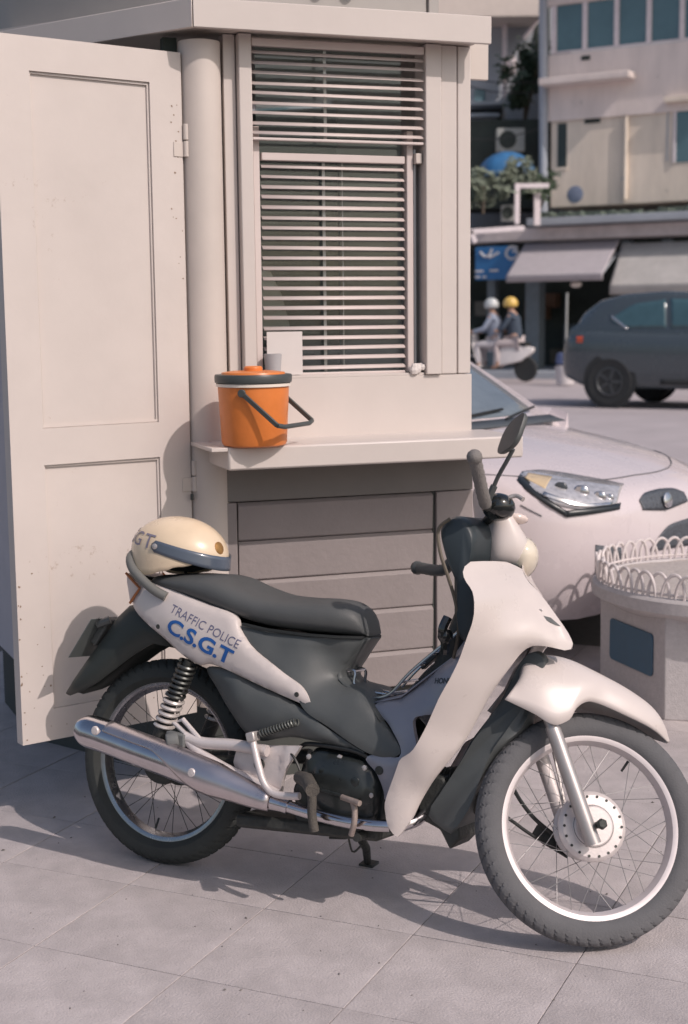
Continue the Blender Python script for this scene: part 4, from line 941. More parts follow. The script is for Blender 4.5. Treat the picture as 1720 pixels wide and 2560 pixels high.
def car(name, label, cat, loc, rz, paint, hw, sh, hd, sill, nose, length, gh, wheels, wr, arch=.05, glassm=CARGL):
    """hw/sh/hd: half width, shoulder height, deck height against distance from the nose; gh: greenhouse table"""
    c = thing(name, label, cat, loc, rz)
    hw, sh, hd = smooth_tab(hw), smooth_tab(sh), smooth_tab(hd)
    X = [0, .01, .03, .06, .1, .15, .22, .3, .4, .5, .6, .7, .8, .9, 1.0, 1.1] + [1.1 + (length - 1.1) * k / 24 for k in range(1, 23)] + [length - .10, length - .04, length]
    st = []
    for x in X:
        w, s, h = interp(hw, x), interp(sh, x), interp(hd, x); sl = interp(sill, x)
        half = [(0, sl), (w * .55, sl), (w * .90, sl + .01), (w * .965, sl + .08), (w * .985, lerp(sl, s, .35)), (w, lerp(sl, s, .60)), (w * .995, lerp(sl, s, .82)), (w * .965, s - .01), (w * .91, s + (h - s) * .34), (w * .78, s + (h - s) * .62), (w * .45, s + (h - s) * .90), (0, h)]
        st.append((x, half))
    b = MB().sect(sections(st, 0)); body = b.build('body', paint, c, ang=55)
    # greenhouse
    rows = []
    for x, zr, wb, wt in gh:
        zb = interp(hd, x) - .06
        half = [(wb, zb), (wb * .99, zb + .08), (lerp(wb, wt, .5), lerp(zb, zr, .55)), (wt * 1.0, zr - .06), (wt * .90, zr - .012), (wt * .5, zr), (0, zr + .004)]
        rows.append([Vector((-x, -y, z)) for y, z in half] + [Vector((-x, y, z)) for y, z in reversed(half[:-1])])
    cab = MB().sect(rows).build('cabin', paint, c, ang=50)
    for (x, y) in wheels:
        for sg in (-1, 1):
            b = MB(); b.lathe([(wr * .60, -.085), (wr * .93, -.095), (wr, -.06), (wr, .06), (wr * .93, .095), (wr * .60, .085)], (-x, sg * (y - .075), wr), (0, 1, 0), 36); w = b.build('wheel', TYRE, c, ang=30)
            b = MB(); b.lathe([(wr * .60, 0), (wr * .60, .012), (wr * .54, .014), (wr * .50, 0)], (-x, sg * (y + .008), wr), (0, sg, 0), 30)
            for k in range(5):
                a = 2 * math.pi * k / 5; e = Vector((math.cos(a), 0, math.sin(a))); f_ = Vector((-math.sin(a), 0, math.cos(a)))
                b.obox(Vector((-x, sg * (y + .006), wr)) + e * wr * .27, e * wr * .27, f_ * wr * .065, (0, .008, 0))
            b.build('rim', M('alloy_' + name, (.10, .105, .11) if 'dark' in label else (.5, .5, .52), .35, .8), w)
            b = MB(); b.lathe([(wr * 1.16, 0), (wr * 1.16, .012), (wr * .5, .012), (wr * .5, 0)], (-x, sg * (interp(hw, x) * .985 - .006), wr + .01), (0, sg, 0), 36, False); b.build('wheel_arch', TYRE, c)
    return c, body, cab, (hw, sh, hd)
CAR_H = R(-44)
cn = Vector((1.43, 6.40, 0))
HW = [(0, .28), (.03, .42), (.08, .54), (.16, .64), (.30, .725), (.5, .785), (.9, .80), (2.4, .80), (3.2, .77), (3.45, .70), (3.55, .6)]
SH = [(0, .62), (.03, .66), (.08, .69), (.16, .72), (.30, .755), (.5, .785), (.9, .83), (1.3, .87), (2.5, .93), (3.4, .93), (3.55, .8)]
HD = [(0, .665), (.03, .71), (.08, .745), (.16, .778), (.30, .828), (.5, .885), (.9, .962), (1.15, 1.0), (2.5, .97), (3.4, .96), (3.55, .85)]
SIL = [(0, .22), (.1, .19), (.3, .18), (3.3, .2), (3.55, .3)]
GH = [(.98, .965, .66, .62), (1.10, 1.035, .69, .62), (1.30, 1.15, .71, .60), (1.55, 1.285, .71, .575), (1.78, 1.42, .71, .56), (2.1, 1.47, .71, .555), (2.6, 1.475, .71, .55), (3.05, 1.44, .69, .53), (3.3, 1.28, .67, .55), (3.45, 1.0, .66, .6)]
CARO, cbody, ccab, ctab = car('white_hatchback', 'white hatchback parked beyond the kiosk showing its headlamp, bonnet and grille', 'car', cn, CAR_H, CARW, HW, SH, HD, SIL, 0, 3.55, GH, [(.70, .78), (3.0, .77)], .285)
def body_patch(name, mat, parent, tab, x_of, zlo, zhi, n=20, m=6, off=.004, side=-1, bulge=.0, front=None, bvh=None):
    """a fitted part lying on the body skin: plan path by distance from nose (side) or across the nose (front)"""
    rows = []
    for i in range(n + 1):
        s = i / n; row = []
        for j in range(m + 1):
            z = lerp(zlo(s), zhi(s), j / m)
            if front is None:
                x = x_of(s); o = Vector((-x - .25, side * 1.6, z)); 
                tgt = Vector((-x - .12, 0, z)); d = (tgt - Vector((-x + .55, side * 1.5, z))).normalized(); o = Vector((-x + .55, side * 1.5, z)) + (Vector((0, 0, 0)))
            else:
                y = front(s); o = Vector((1.0, y, z)); d = Vector((-1, 0, 0))
            h = bvh.ray_cast(o, d)
            if h[0] is None: row.append(Vector((-.2, side * .6, z)))
            else: row.append(h[0] - d * (off + bulge * math.sin(math.pi * s) * math.sin(math.pi * j / m)))
        rows.append(row)
    for it in range(4):                                    # ease out the facets
        nr = [[p.copy() for p in r_] for r_ in rows]
        for i in range(1, n):
            for j in range(m + 1): nr[i][j] = rows[i][j] * .5 + (rows[i - 1][j] + rows[i + 1][j]) * .25
        rows = nr
    return MB().grid(rows).build(name, mat, parent, ang=60, solid=.003)
bpy.context.view_layer.update(); cb = bvh_of(cbody)
def tabf(t): return lambda s: interp(t, s)
hl = body_patch('headlamp', M('headlamp_glass', (.56, .55, .57), .10, .35, var=.35, scale=34, coat=.7), CARO, ctab, tabf([(0, .055), (1, .50)]), tabf([(0, .69), (.3, .675), (.6, .71), (.85, .77), (1, .818)]), tabf([(0, .755), (.3, .786), (.6, .812), (.85, .828), (1, .826)]), bvh=cb, bulge=.010, n=26)
for a0, z0, a1, z1 in ((.04, .678, .25, .663), (.25, .663, .50, .810)):
    body_patch('lamp_surround', M('black_lamp_surround', (.02, .025, .03), .3), CARO, ctab, tabf([(0, a0), (1, a1)]), tabf([(0, z0 - .012), (1, z1 - .012)]), tabf([(0, z0 + .014), (1, z1 + .016)]), bvh=cb, off=.007, m=2)
for x_, z_, r_, m_ in ((.13, .722, .030, CHR2), (.21, .745, .036, CHR2), (.30, .765, .030, M('lamp_dark', (.06, .07, .08), .2)), (.09, .715, .020, CHR2)):
    o_ = Vector((-x_ + .55, -1.5, z_)); h = cb.ray_cast(o_, (Vector((-x_ - .12, 0, z_)) - o_).normalized())
    if h[0]:
        b = MB(); b.ball((0, 0, 0), r_, 16, (1, .35, .9)); b.map(lambda v: h[0] + Matrix.Rotation(R(28), 3, 'Z') @ v); b.build('reflector', m_, hl, ang=60)
body_patch('reflector', CHR2, hl, ctab, tabf([(0, .07), (1, .36)]), tabf([(0, .690), (.4, .690), (1, .742)]), tabf([(0, .700), (.4, .703), (1, .758)]), bvh=cb, off=.017, n=16)
body_patch('indicator', M('pale_amber_lamp', (.62, .48, .30), .2, coat=.5), hl, ctab, tabf([(0, .36), (1, .47)]), tabf([(0, .765), (1, .806)]), tabf([(0, .803), (1, .820)]), bvh=cb, off=.012, n=12)
gl = body_patch('grille', GRLM, CARO, ctab, None, tabf([(0, .650), (.5, .628), (1, .650)]), tabf([(0, .69), (.15, .715), (.5, .722), (.85, .715), (1, .69)]), bvh=cb, front=lambda s: lerp(-.17, .21, s), off=.004)
b = MB(); b.lathe([(.034, 0), (.034, .006), (.026, .010), (.001, .011)], (.010, .02, .675), (1, 0, .2), 20); b.build('badge', CHR2, CARO)
body_patch('lower_grille', GRLM, CARO, ctab, None, tabf([(0, .455), (1, .44)]), tabf([(0, .47), (.3, .56), (.8, .575), (1, .50)]), bvh=cb, front=lambda s: lerp(-.10, .36, s), off=.004)
body_patch('fog_recess', GRLM, CARO, ctab, tabf([(0, .03), (1, .13)]), tabf([(0, .34), (1, .31)]), tabf([(0, .50), (1, .525)]), bvh=cb, off=.004)
body_patch('bumper_gap', M('panel_gap', (.10, .10, .11), .6), CARO, ctab, tabf([(0, .36), (1, .46)]), tabf([(0, .655), (1, .70)]), tabf([(0, .659), (1, .704)]), bvh=cb, off=.003, m=1)
bg = []
for i in range(31):
    y = lerp(-.76, .76, i / 30); xx = .155 + .42 * (abs(y) / .76) ** 3.2; h = cb.ray_cast(Vector((-xx, y, 2)), Vector((0, 0, -1)))
    if h[0]: bg.append(h[0] + Vector((0, 0, .001)))
MB().tube(bg, .0035, 5).build('bonnet_gap', MATS['panel_gap'], CARO)
# windscreen lying on the sloping front of the cabin, scuttle and wipers
ccv = bvh_of(ccab)
body_patch('windscreen', M('sky_tinted_windscreen', (.16, .19, .215), .10, var=.2, coat=.6), CARO, ctab, None, tabf([(0, 1.03), (.1, 1.0), (.9, 1.0), (1, 1.03)]), tabf([(0, 1.36), (1, 1.36)]), bvh=ccv, front=lambda s: lerp(-.575, .47, s), off=.005, n=16, m=8)
rows = [[Vector((-x, y, z)) for y in (-.56, -.3, 0, .3, .52)] for x, z in ((.90, .966), (.95, .978), (1.0, .992))]
b = MB(); b.grid(rows); b.build('scuttle', M('scuttle_plastic', (.07, .08, .09), .5), CARO, solid=.004)
b = MB(); b.tube([(-.96, -.35, .995), (-1.02, -.10, 1.02), (-1.06, .2, 1.035)], .007, 6); b.tube([(-.96, .1, .995), (-1.05, .45, 1.035)], .007, 6); b.build('wiper', BLK, CARO)
body_patch('side_window', CARGL, CARO, ctab, tabf([(0, 1.4), (1, 2.8)]), tabf([(0, 1.02), (1, 1.02)]), tabf([(0, 1.15), (.3, 1.36), (1, 1.38)]), bvh=bvh_of(ccab), off=.003)

# ================================================================ planter with white hoop edging
CONC = M('pale_terrazzo', (.50, .47, .47), .8, var=.12, scale=60, bump=.25, bscale=180, scuff=-.02, scuffcol=(.30, .28, .28))
PL_C = Vector((1.52, 5.59, 0))
PT = thing('round_planter', 'pale faceted concrete planter with white hoop edging and a dark blue panel', 'planter', PL_C)
ang0 = math.atan2(5.22 - 5.59, 1.186 - 1.52)
def octo(r, z, a=ang0): return [Vector((r * math.cos(a + k * math.pi / 3), r * math.sin(a + k * math.pi / 3), z)) for k in range(6)]
MB().sect([octo(.500, .0), octo(.503, .40)]).build('faceted_body', CONC, PT, ang=20, bevel=.004)
MB().lathe([(.44, .36), (.525, .401), (.537, .41), (.537, .452), (.527, .463), (.50, .463), (.495, .455), (.001, .452)], seg=64).build('rim', CONC, PT, ang=40)
rgm = MB(); 
rows = []
for i in range(9):
    r = .50 * i / 8 + .001; rows.append([Vector((r * math.cos(2 * math.pi * k / 40), r * math.sin(2 * math.pi * k / 40), .456 + .035 * (1 - (r / .5) ** 2) + random.uniform(-.003, .004))) for k in range(40)])
MB().grid(rows, close_c=True).build('soil', M('dry_pale_soil', (.47, .42, .39), .95, var=.18, scale=40, bump=.5, bscale=90), PT, ang=60)
HOOP = M('white_hoop_enamel', (.64, .58, .57), .45, var=.06)
hm = MB().tube([(.046 * math.cos(a), 0, .0 + .012 + .090 * math.sin(a)) for a in [math.pi * k / 14 for k in range(15)]], .0065, 7).mesh('hoop', HOOP)
for k in range(56):
    a = 2 * math.pi * k / 56; o = bpy.data.objects.new('hoop', hm); COL.objects.link(o); o.parent = PT
    o.location = (.512 * math.cos(a), .512 * math.sin(a), .452); o.rotation_euler = (R(random.uniform(-7, 7)), R(random.uniform(-5, 5)), a + math.pi / 2)
MB().tube([(.512 * math.cos(a), .512 * math.sin(a), .478) for a in [2 * math.pi * k / 60 for k in range(60)]], .005, 6, True).build('hoop_rail', HOOP, PT)
pa, pb = octo(.503, 0)[0], octo(.503, 0)[-1]      # the facet turned to the left
fd = (pb - pa).normalized(); fn = Vector((fd.y, -fd.x, 0)); fn = fn if (fn.dot((pa + pb) / 2) > 0) else -fn
b = MB(); w_, h_, rr_ = .165, .082, .018; poly = []
for cx, cz, a0 in ((1, -1, -90), (1, 1, 0), (-1, 1, 90), (-1, -1, 180)):
    for k in range(5): a = R(a0 + 22.5 * k); poly.append((cx * (w_ - rr_) + rr_ * math.cos(a), cz * (h_ - rr_) + rr_ * math.sin(a)))
mid_ = (pa + pb) / 2
b.prism([mid_ + fd * (x - .005) + fn * .0 + Vector((0, 0, .228 + z)) for x, z in poly], fn * .007); b.build('blue_panel', M('dark_blue_panel_paint', (.055, .115, .175), .5, var=.12, scale=12), PT, bevel=.002)

# ================================================================ street behind: dark family car
DKCAR = M('dark_blue_grey_car_paint', (.060, .076, .088), .25, var=.03, coat=.7)
sv = at(1526, 1010, 21.5); SVH = R(-33)
HW2 = [(0, .62), (.06, .75), (.2, .84), (.5, .90), (1, .92), (3.6, .92), (4.2, .88), (4.45, .80), (4.55, .70)]
SH2 = [(0, .72), (.1, .86), (.5, .96), (1.2, 1.0), (3.0, 1.05), (4.2, 1.08), (4.45, 1.04), (4.55, .85)]
HD2 = [(0, .78), (.1, .93), (.5, 1.04), (1.2, 1.09), (3.0, 1.10), (4.2, 1.12), (4.5, 1.06), (4.55, .9)]
SIL2 = [(0, .3), (.3, .24), (4.1, .26), (4.55, .42)]
GH2 = [(1.25, 1.12, .78, .72), (1.6, 1.32, .82, .70), (2.0, 1.56, .83, .66), (2.3, 1.65, .83, .64), (3.0, 1.69, .83, .63), (3.6, 1.66, .82, .61), (4.0, 1.58, .80, .58), (4.25, 1.40, .79, .62), (4.42, 1.12, .78, .70)]
# the rear right wheel stands at sv; nose lies 3.72 ahead, car centre .9 to its left
hd_ = Vector((math.cos(SVH), math.sin(SVH), 0)); lf_ = Vector((-math.sin(SVH), math.cos(SVH), 0))
so_ = Vector((sv.x, sv.y, 0)) + hd_ * 3.70 + lf_ * .86; so_.z = gz(sv.x, sv.y) + .0
SUV, sb, sc_, st_ = car('dark_suv', 'dark blue grey family car driving away along the street behind', 'car', so_, SVH, DKCAR, HW2, SH2, HD2, SIL2, 0, 4.55, GH2, [(.95, .90), (3.70, .90)], .36)
SUV['label'] = 'dark blue grey family car passing along the street at the right edge'
bpy.context.view_layer.update(); cbv = bvh_of(sc_)
GLT = M('teal_car_glass', (.055, .11, .13), .08, var=.15, coat=.5)
body_patch('side_window', GLT, SUV, st_, tabf([(0, 2.0), (1, 3.05)]), tabf([(0, 1.14), (1, 1.14)]), tabf([(0, 1.38), (.25, 1.53), (1, 1.57)]), bvh=cbv, off=.004)
body_patch('side_window', GLT, SUV, st_, tabf([(0, 3.12), (1, 3.95)]), tabf([(0, 1.14), (.7, 1.14), (1, 1.24)]), tabf([(0, 1.56), (.6, 1.50), (1, 1.30)]), bvh=cbv, off=.004)
body_patch('window_trim', CHR2, SUV, st_, tabf([(0, 3.72), (1, 3.97)]), tabf([(0, 1.12), (1, 1.31)]), tabf([(0, 1.16), (1, 1.35)]), bvh=cbv, off=.008, m=1)
sbv = bvh_of(sb)
body_patch('tail_lamp', M('red_lamp', (.55, .08, .03), .2, coat=.5), SUV, st_, tabf([(0, 4.42), (1, 4.52)]), tabf([(0, .93), (1, .93)]), tabf([(0, 1.03), (1, 1.03)]), bvh=sbv, off=.008, m=2)
body_patch('sill_trim', TYRE, SUV, st_, tabf([(0, 1.4), (1, 3.2)]), tabf([(0, .26), (1, .26)]), tabf([(0, .40), (1, .40)]), bvh=sbv, off=.006, m=2)

# ================================================================ two riders on a scooter in front of the shops
def skinned(name, verts, edges, rad, mat, parent, root=0, sub=2, mw=None):
    me = bpy.data.meshes.new(name); me.from_pydata([tuple(v) for v in verts], edges, []); me.materials.append(mat)
    o = bpy.data.objects.new(name, me); COL.objects.link(o)
    if parent: o.parent = parent
    o.modifiers.new('skin', 'SKIN'); 
    for i, r in enumerate(rad):
        sv_ = me.skin_vertices[0].data[i]; sv_.radius = (r, r) if not hasattr(r, '__len__') else r; sv_.use_root = (i == root)
    o.modifiers['skin'].use_smooth_shade = True
    md = o.modifiers.new('sub', 'SUBSURF'); md.levels = sub; md.render_levels = sub
    return o
SKIN = M('skin', (.42, .26, .19), .6)
def rider(label, loc, rz, shirt, trousers, helmet, reach=.46):
    J = [(0, 0, .80), (.02, 0, .98), (.06, 0, 1.18), (.08, 0, 1.34), (.10, 0, 1.44), (.12, 0, 1.55),
         (.07, .17, 1.30), (.20, .24, 1.08), (reach, .22, 1.02), (reach + .10, .22, 1.03), (.07, -.17, 1.30), (.20, -.24, 1.08), (reach, -.22, 1.02), (reach + .10, -.22, 1.03),
         (.02, .10, .78), (.38, .16, .76), (.34, .15, .36), (.36, .15, .30), (.48, .15, .27), (.02, -.10, .78), (.38, -.16, .76), (.34, -.15, .36), (.36, -.15, .30), (.48, -.15, .27)]
    E = [(0, 1), (1, 2), (2, 3), (3, 4), (4, 5), (3, 6), (6, 7), (7, 8), (8, 9), (3, 10), (10, 11), (11, 12), (12, 13), (0, 14), (14, 15), (15, 16), (16, 17), (17, 18), (0, 19), (19, 20), (20, 21), (21, 22), (22, 23)]
    Rr = [.14, .14, .155, .11, .055, .085, .06, .048, .036, .034, .06, .048, .036, .034, .09, .068, .048, .042, .035, .09, .068, .048, .042, .035]
    o = skinned('person', J, E, Rr, SKIN, None); o.location = loc; o.rotation_euler = (0, 0, rz); tag(o, label, 'person')
    sj = [0, 1, 2, 3, 4, 6, 7, 8, 10, 11, 12]; mp = {j: i for i, j in enumerate(sj)}
    skinned('shirt', [J[j] for j in sj], [(mp[a], mp[b_]) for a, b_ in E if a in mp and b_ in mp], [Rr[j] * 1.13 for j in sj], shirt, o)
    sj = [0, 14, 15, 16, 19, 20, 21]; mp = {j: i for i, j in enumerate(sj)}
    skinned('trousers', [J[j] for j in sj], [(mp[a], mp[b_]) for a, b_ in E if a in mp and b_ in mp], [Rr[j] * 1.12 for j in sj], trousers, o)
    b = MB(); rows = [[Vector((.12 + .150 * math.cos(t) * math.cos(a), .135 * math.cos(t) * math.sin(a), 1.575 + .14 * math.sin(t))) for a in [2 * math.pi * k / 20 for k in range(20)]] for t in [R(-28 + 118 * i / 9) for i in range(10)]]
    b.grid(rows, close_c=True).build('helmet', helmet, o, solid=.01)
    f = MB(); f.ball((.215, 0, 1.535), .016, 8, (1, .8, 1.2)); f.build('nose', SKIN, o)
    return o
mb_p = at(1244, 944, 30.0); mb_p.z = gz(mb_p.x, mb_p.y); MRZ = R(152)
hx = Vector((math.cos(MRZ), math.sin(MRZ), 0))
SCT = thing('scooter', 'pale motor scooter carrying two riders past the shops', 'scooter', mb_p, MRZ)
for x in (-.62, .62):
    b = MB(); b.lathe([(.15, -.045), (.24, -.05), (.26, 0), (.24, .05), (.15, .045)], (x, 0, .26), (0, 1, 0), 24); w = b.build('wheel', TYRE, SCT)
    MB().lathe([(.15, -.03), (.15, .03), (.04, .04), (.04, -.04)], (x, 0, .26), (0, 1, 0), 20).build('rim', ALU, w)
SCW = M('pale_scooter_plastic', (.70, .66, .65), .35, coat=.3)
b = MB(); b.sect([[Vector((x, y, z)) for y, z in ((-hw_, z0), (-hw_ * .8, z1), (hw_ * .8, z1), (hw_, z0))] for x, hw_, z0, z1 in ((-.80, .06, .62, .70), (-.55, .15, .42, .74), (-.15, .17, .34, .72), (.05, .14, .30, .62))]); b.build('rear_body', SCW, SCT, bevel=.02)
b = MB(); b.sect([[Vector((x, -h_w, z)), Vector((x - .04, -h_w * .6, z)), Vector((x - .04, h_w * .6, z)), Vector((x, h_w, z))] for x, h_w, z in ((.34, .20, .30), (.42, .24, .55), (.50, .22, .80), (.52, .14, .98))]); b.build('leg_shield', SCW, SCT, bevel=.01)
b = MB(); b.obox((.20, 0, .28), (.22, 0, 0), (0, .15, 0), (0, 0, .03)); b.build('footboard', BDARK, SCT, bevel=.01)
b = MB(); b.obox((-.32, 0, .77), (.36, 0, .0), (0, .13, 0), (0, 0, .04)); b.build('seat', BLK, SCT, bevel=.02)
b = MB(); b.tube([(.50, -.32, 1.03), (.54, 0, 1.0), (.50, .32, 1.03)], .02, 8); b.tube([(.53, 0, 1.0), (.64, 0, .26)], .03, 8); b.build('handlebar', BDARK, SCT)
b = MB(); b.sect([[Vector((.62 + .29 * math.cos(a) , y, .26 + .29 * math.sin(a))) for y in (-.06, .06)] + [Vector((.62 + .27 * math.cos(a), y, .26 + .27 * math.sin(a))) for y in (.06, -.06)] for a in [R(10 + 15 * k) for k in range(11)]]); b.build('mudguard', SCW, SCT)
DENIM = M('blue_denim', (.10, .14, .20), .85, var=.2); 
rider('scooter driver in a pale blue jacket and silver helmet', mb_p + hx * .02, MRZ, M('pale_blue_cloth', (.26, .30, .38), .85, var=.25), M('pale_trousers', (.50, .48, .50), .85), M('silver_helmet', (.55, .58, .58), .3, coat=.4))
rider('scooter passenger in dark clothes and a yellow helmet', mb_p - hx * .40 + Vector((0, 0, .02)), MRZ, M('dark_blue_cloth', (.05, .07, .10), .85, var=.25), M('pink_grey_trousers', (.48, .42, .42), .85), M('yellow_helmet', (.70, .47, .12), .35, coat=.4), reach=.30)

# ================================================================ houses across the street
FO = at(1372, 940, 33.0); FO.z = gz(FO.x, FO.y); FA = R(-30)
FX = Vector((math.cos(FA), math.sin(FA), 0)); FYv = Vector((-math.sin(FA), math.cos(FA), 0))
def fac(px, py, off=0):
    d = ray(px, py); n_ = FYv; t = ((FO - FYv * off) - CAMPOS).dot(n_) / d.dot(n_); q = CAMPOS + d * t - FO; return q.dot(FX), q.z
YEL = M('weathered_ochre_render', (.76, .665, .56), .85, var=.20, scale=1.6, bump=.2, bscale=20, streak=1, scuff=.05, scuffcol=(.36, .32, .27))
PINKW = M('pale_pink_render', (.74, .65, .61), .85, var=.18, scale=1.6, streak=1, scuff=.04, scuffcol=(.42, .38, .35))
TEAL = M('teal_window_glass', (.10, .18, .21), .12, var=.2, scale=.8, coat=.3)
FRAMEW = M('pinkish_white_frame', (.74, .67, .68), .6)
GREYS = M('grey_blue_cement', (.38, .41, .45), .85, var=.15, scale=1.5)
DRK = M('dark_shop_interior', (.035, .045, .04), .8, var=.5, scale=1.2)
HY = thing('ochre_house', 'ochre rendered house with a strip of teal windows above the shops', 'house', FO, FA)
def fbox(name, mat, parent, x0, y0, x1, y1, o0, o1, bev=.01):
    """box on the facade between two photo corners, from o0 to o1 metres out of the wall plane"""
    s0, z1_ = fac(x0, y0, o1); s1, z0_ = fac(x1, y1, o1)
    return MB().box(min(s0, s1), max(s0, s1), -max(o0, o1), -min(o0, o1), min(z0_, z1_), max(z0_, z1_)).build(name, mat, parent, bevel=bev)
S0, ZB = fac(1372, 520); _, ZT = fac(1372, -60)
bx('wall', YEL, HY, 0, 9.5, 0, 5, ZB, 7.05, .02)
sl_, zsl = fac(1372, 137); 
bx('upper_wall', PINKW, HY, -.05, 9.5, -.06, -.005, 5.62, zsl - .02, .01)
bx('window_head', PINKW, HY, -.08, 9.5, -.10, 5, zsl + 1.02, zsl + 1.5, .02)
for k in range(9):
    s = .08 + .72 * k
    bx('mullion', FRAMEW, HY, s - .055, s + .055, -.08, -.01, zsl, zsl + 1.02, .006)
    if k < 8:
        w = bx('window', TEAL, HY, s + .06, s + .66, -.035, -.01, zsl + .01, zsl + 1.01, 0)
        bx('sill', FRAMEW, w, s + .06, s + .66, -.075, -.036, zsl, zsl + .035, .004)
bx('eave', FRAMEW, HY, -.5, 9.8, -.7, 5, zsl + 1.51, zsl + 1.66, .02)
s0, z0 = fac(1340, 212, .5); s1, _ = fac(1572, 190, .5)
bx('canopy_slab', PINKW, HY, s0 + .05, s1, -.5, -.005, z0 - .02, z0 + .13, .02)
fbox('slit_window', M('dark_slit', (.035, .05, .05), .4), HY, 1394, 309, 1416, 419, .0, .012, .004)
s, z = fac(1405, 419); bx('slit_frame', YEL, HY, s - .14, s + .14, -.03, -.013, z - .06, z, .006)
fbox('vent', DRK, HY, 1461, 296, 1500, 306, 0, .02, .003); fbox('vent', DRK, HY, 1453, 140, 1475, 149, .06, .075, .003)
w = fbox('shuttered_window', TEAL, HY, 1690, 262, 1760, 402, .0, .02, .004)
s, z = fac(1690, 402); bx('window_frame', FRAMEW, HY, s - .06, s, -.05, -.002, z - .04, z + 1.3, .006); s, z = fac(1664, 252, .1); bx('window_hood', YEL, HY, s, s + 1.2, -.25, -.002, z - .05, z + .06, .01)
s, z = fac(1556, 450); bx('downpipe_boss', GREYS, HY, s, s + .05, -.04, -.002, z, z + .06, .01)
b = MB(); s, z = fac(1438, 486); b.lathe([(.19, 0), (.17, .008), (.001, .012)], (s, -.003, z), (0, -1, 0), 16); b.build('blue_disc', M('faded_blue_disc', (.20, .24, .33), .7, var=.3), HY)
b = MB(); s, z = fac(1567, 300); b.tube([(s, -.05, ZB + .1), (s, -.05, 5.6)], .045, 10); b.build('rain_pipe', YEL, HY)
b = MB(); b.tube([(-.12, -.10, ZB - .2), (-.16, -.10, zsl + 1.2)], .10, 10); b.build('corner_pipe', M('pale_blue_pipe', (.36, .39, .44), .6, var=.1), HY)
bx('water_stain_pipe', GREYS, HY, s + .9, s + .93, -.02, -.002, 4.6, 5.9, .003)
# ground floor
SHOP = thing('shop_row', 'dark open shop fronts under grey awnings across the street', 'shop', FO + Vector((0, 0, 0)), FA)
zb0 = fac(1372, 575, .4)[1]; zb1 = fac(1372, 603, .4)[1]
bx('back_wall', DRK, SHOP, -4.5, 9.5, 2.2, 2.3, 0, zb0, 0)
bx('fascia_beam', M('dusty_pink_beam', (.60, .54, .53), .85, var=.2, scale=3), SHOP, -4.6, 9.5, -.45, .30, zb1 + .03, zb0 + .06, .02)
bx('ceiling', DRK, SHOP, -4.5, 9.5, .31, 2.19, zb1 - .1, zb1, 0)
bx('shop_floor', GREYS, SHOP, -4.6, 9.5, -.6, 2.19, .0, .14, .01)
s, z = fac(1335, 800); bx('pillar', M('blue_grey_pillar', (.15, .18, .20), .7, var=.15), SHOP, s - .17, s + .17, -.12, .25, .15, zb1 - .02, .01)
for px_ in (1225, 1560, 1660): s, z = fac(px_, 800); bx('shop_post', MATS['blue_grey_pillar'], SHOP, s - .10, s + .10, .05, .3, .15, zb1 - .02, .01)
AWN = M('grey_pink_awning', (.44, .405, .425), .8, var=.08, scale=8)
def awning(x_tl, y_tl, x_tr, y_tr, x_bl, y_bl, depth, mat, drop=.14):
    sA, zA = fac(x_tl, y_tl, .05); sB, _ = fac(x_tr, y_tr, .05); sC, zC = fac(x_bl, y_bl, depth)
    n = max(6, int((sB - sA) / .12)); rows = []
    for i in range(n * 2 + 1):
        t = i / (n * 2); rp = .007 * (i % 2); rows.append([Vector((lerp(sA, sB, t), lerp(-.46, -depth, q), lerp(zA, zC, q) + rp)) for q in (0, .5, 1)] + [Vector((lerp(sA, sB, t), -depth, zC - drop))])
    MB().grid(rows).build('awning', mat, SHOP, solid=.01, ang=20)
    for t in (.02, .98): MB().tube([(lerp(sA, sB, t), -.46, zA - .25), (lerp(sA, sB, t), -depth + .05, zC - .02)], .02, 6).build('awning_stay', GREYS, SHOP)
awning(1330, 612, 1565, 606, 1262, 690, 1.5, AWN); awning(1570, 612, 1800, 598, 1560, 712, 1.2, M('pale_grey_blind', (.46, .44, .42), .85, var=.15, scale=3), .2)
sg = fbox('shop_sign', M('bright_blue_sign', (.03, .15, .36), .45, var=.08), SHOP, 1188, 618, 1290, 698, .40, .47, .01)
SIGNW = M('white_sign_letters', (.60, .60, .62), .5)
def sign_text(txt, x, y, h, par, bold=.02):
    s, z = fac(x, y, .48); vs, fs = text_verts(txt, h, bold); m = MB(); m.add([(s + v.x, -.474, z + v.y) for v in vs], fs); return m.build('sign_lettering', SIGNW, par, ang=0)
s0, z0 = fac(1200, 655, .48)
for s_, z_, pts in ((0, 0, [(0, .22), (.12, .12), (.22, .16), (.30, .30), (.22, .10), (.34, .14), (.46, .20)]), (.62, .05, [(.30, .24), (.12, .26), (.02, .12), (.12, .0), (.28, .04), (.30, .16), (.18, .17)])):
    MB().tube(catmull([(s0 + s_ + a, -.474, z0 + z_ + c) for a, c in pts], 30), .030, 6).build('sign_scroll', SIGNW, sg)
for x0_, x1_, yy in ((1188, 1208, 678), (1224, 1246, 676), (1188, 1200, 692), (1206, 1216, 692)):
    s_a, za = fac(x0_, yy, .48); s_b, _ = fac(x1_, yy, .48); bx('sign_stroke', SIGNW, sg, s_a, s_b, -.486, -.474, za - .03, za + .02, .003)
for q in range(26):
    s = random.uniform(-3.8, 8.5); z = random.uniform(.2, 2.0); w_ = random.uniform(.12, .4)
    bx('shop_goods', M('goods_%d' % (q % 5), [(.10, .09, .07), (.06, .08, .09), (.14, .08, .05), (.05, .07, .05), (.16, .15, .13)][q % 5], .8, var=.3), SHOP, s, s + w_, random.uniform(.8, 1.9), 2.0, z, z + random.uniform(.2, .6), .01)
lp = at(1440, 711, 32.0)
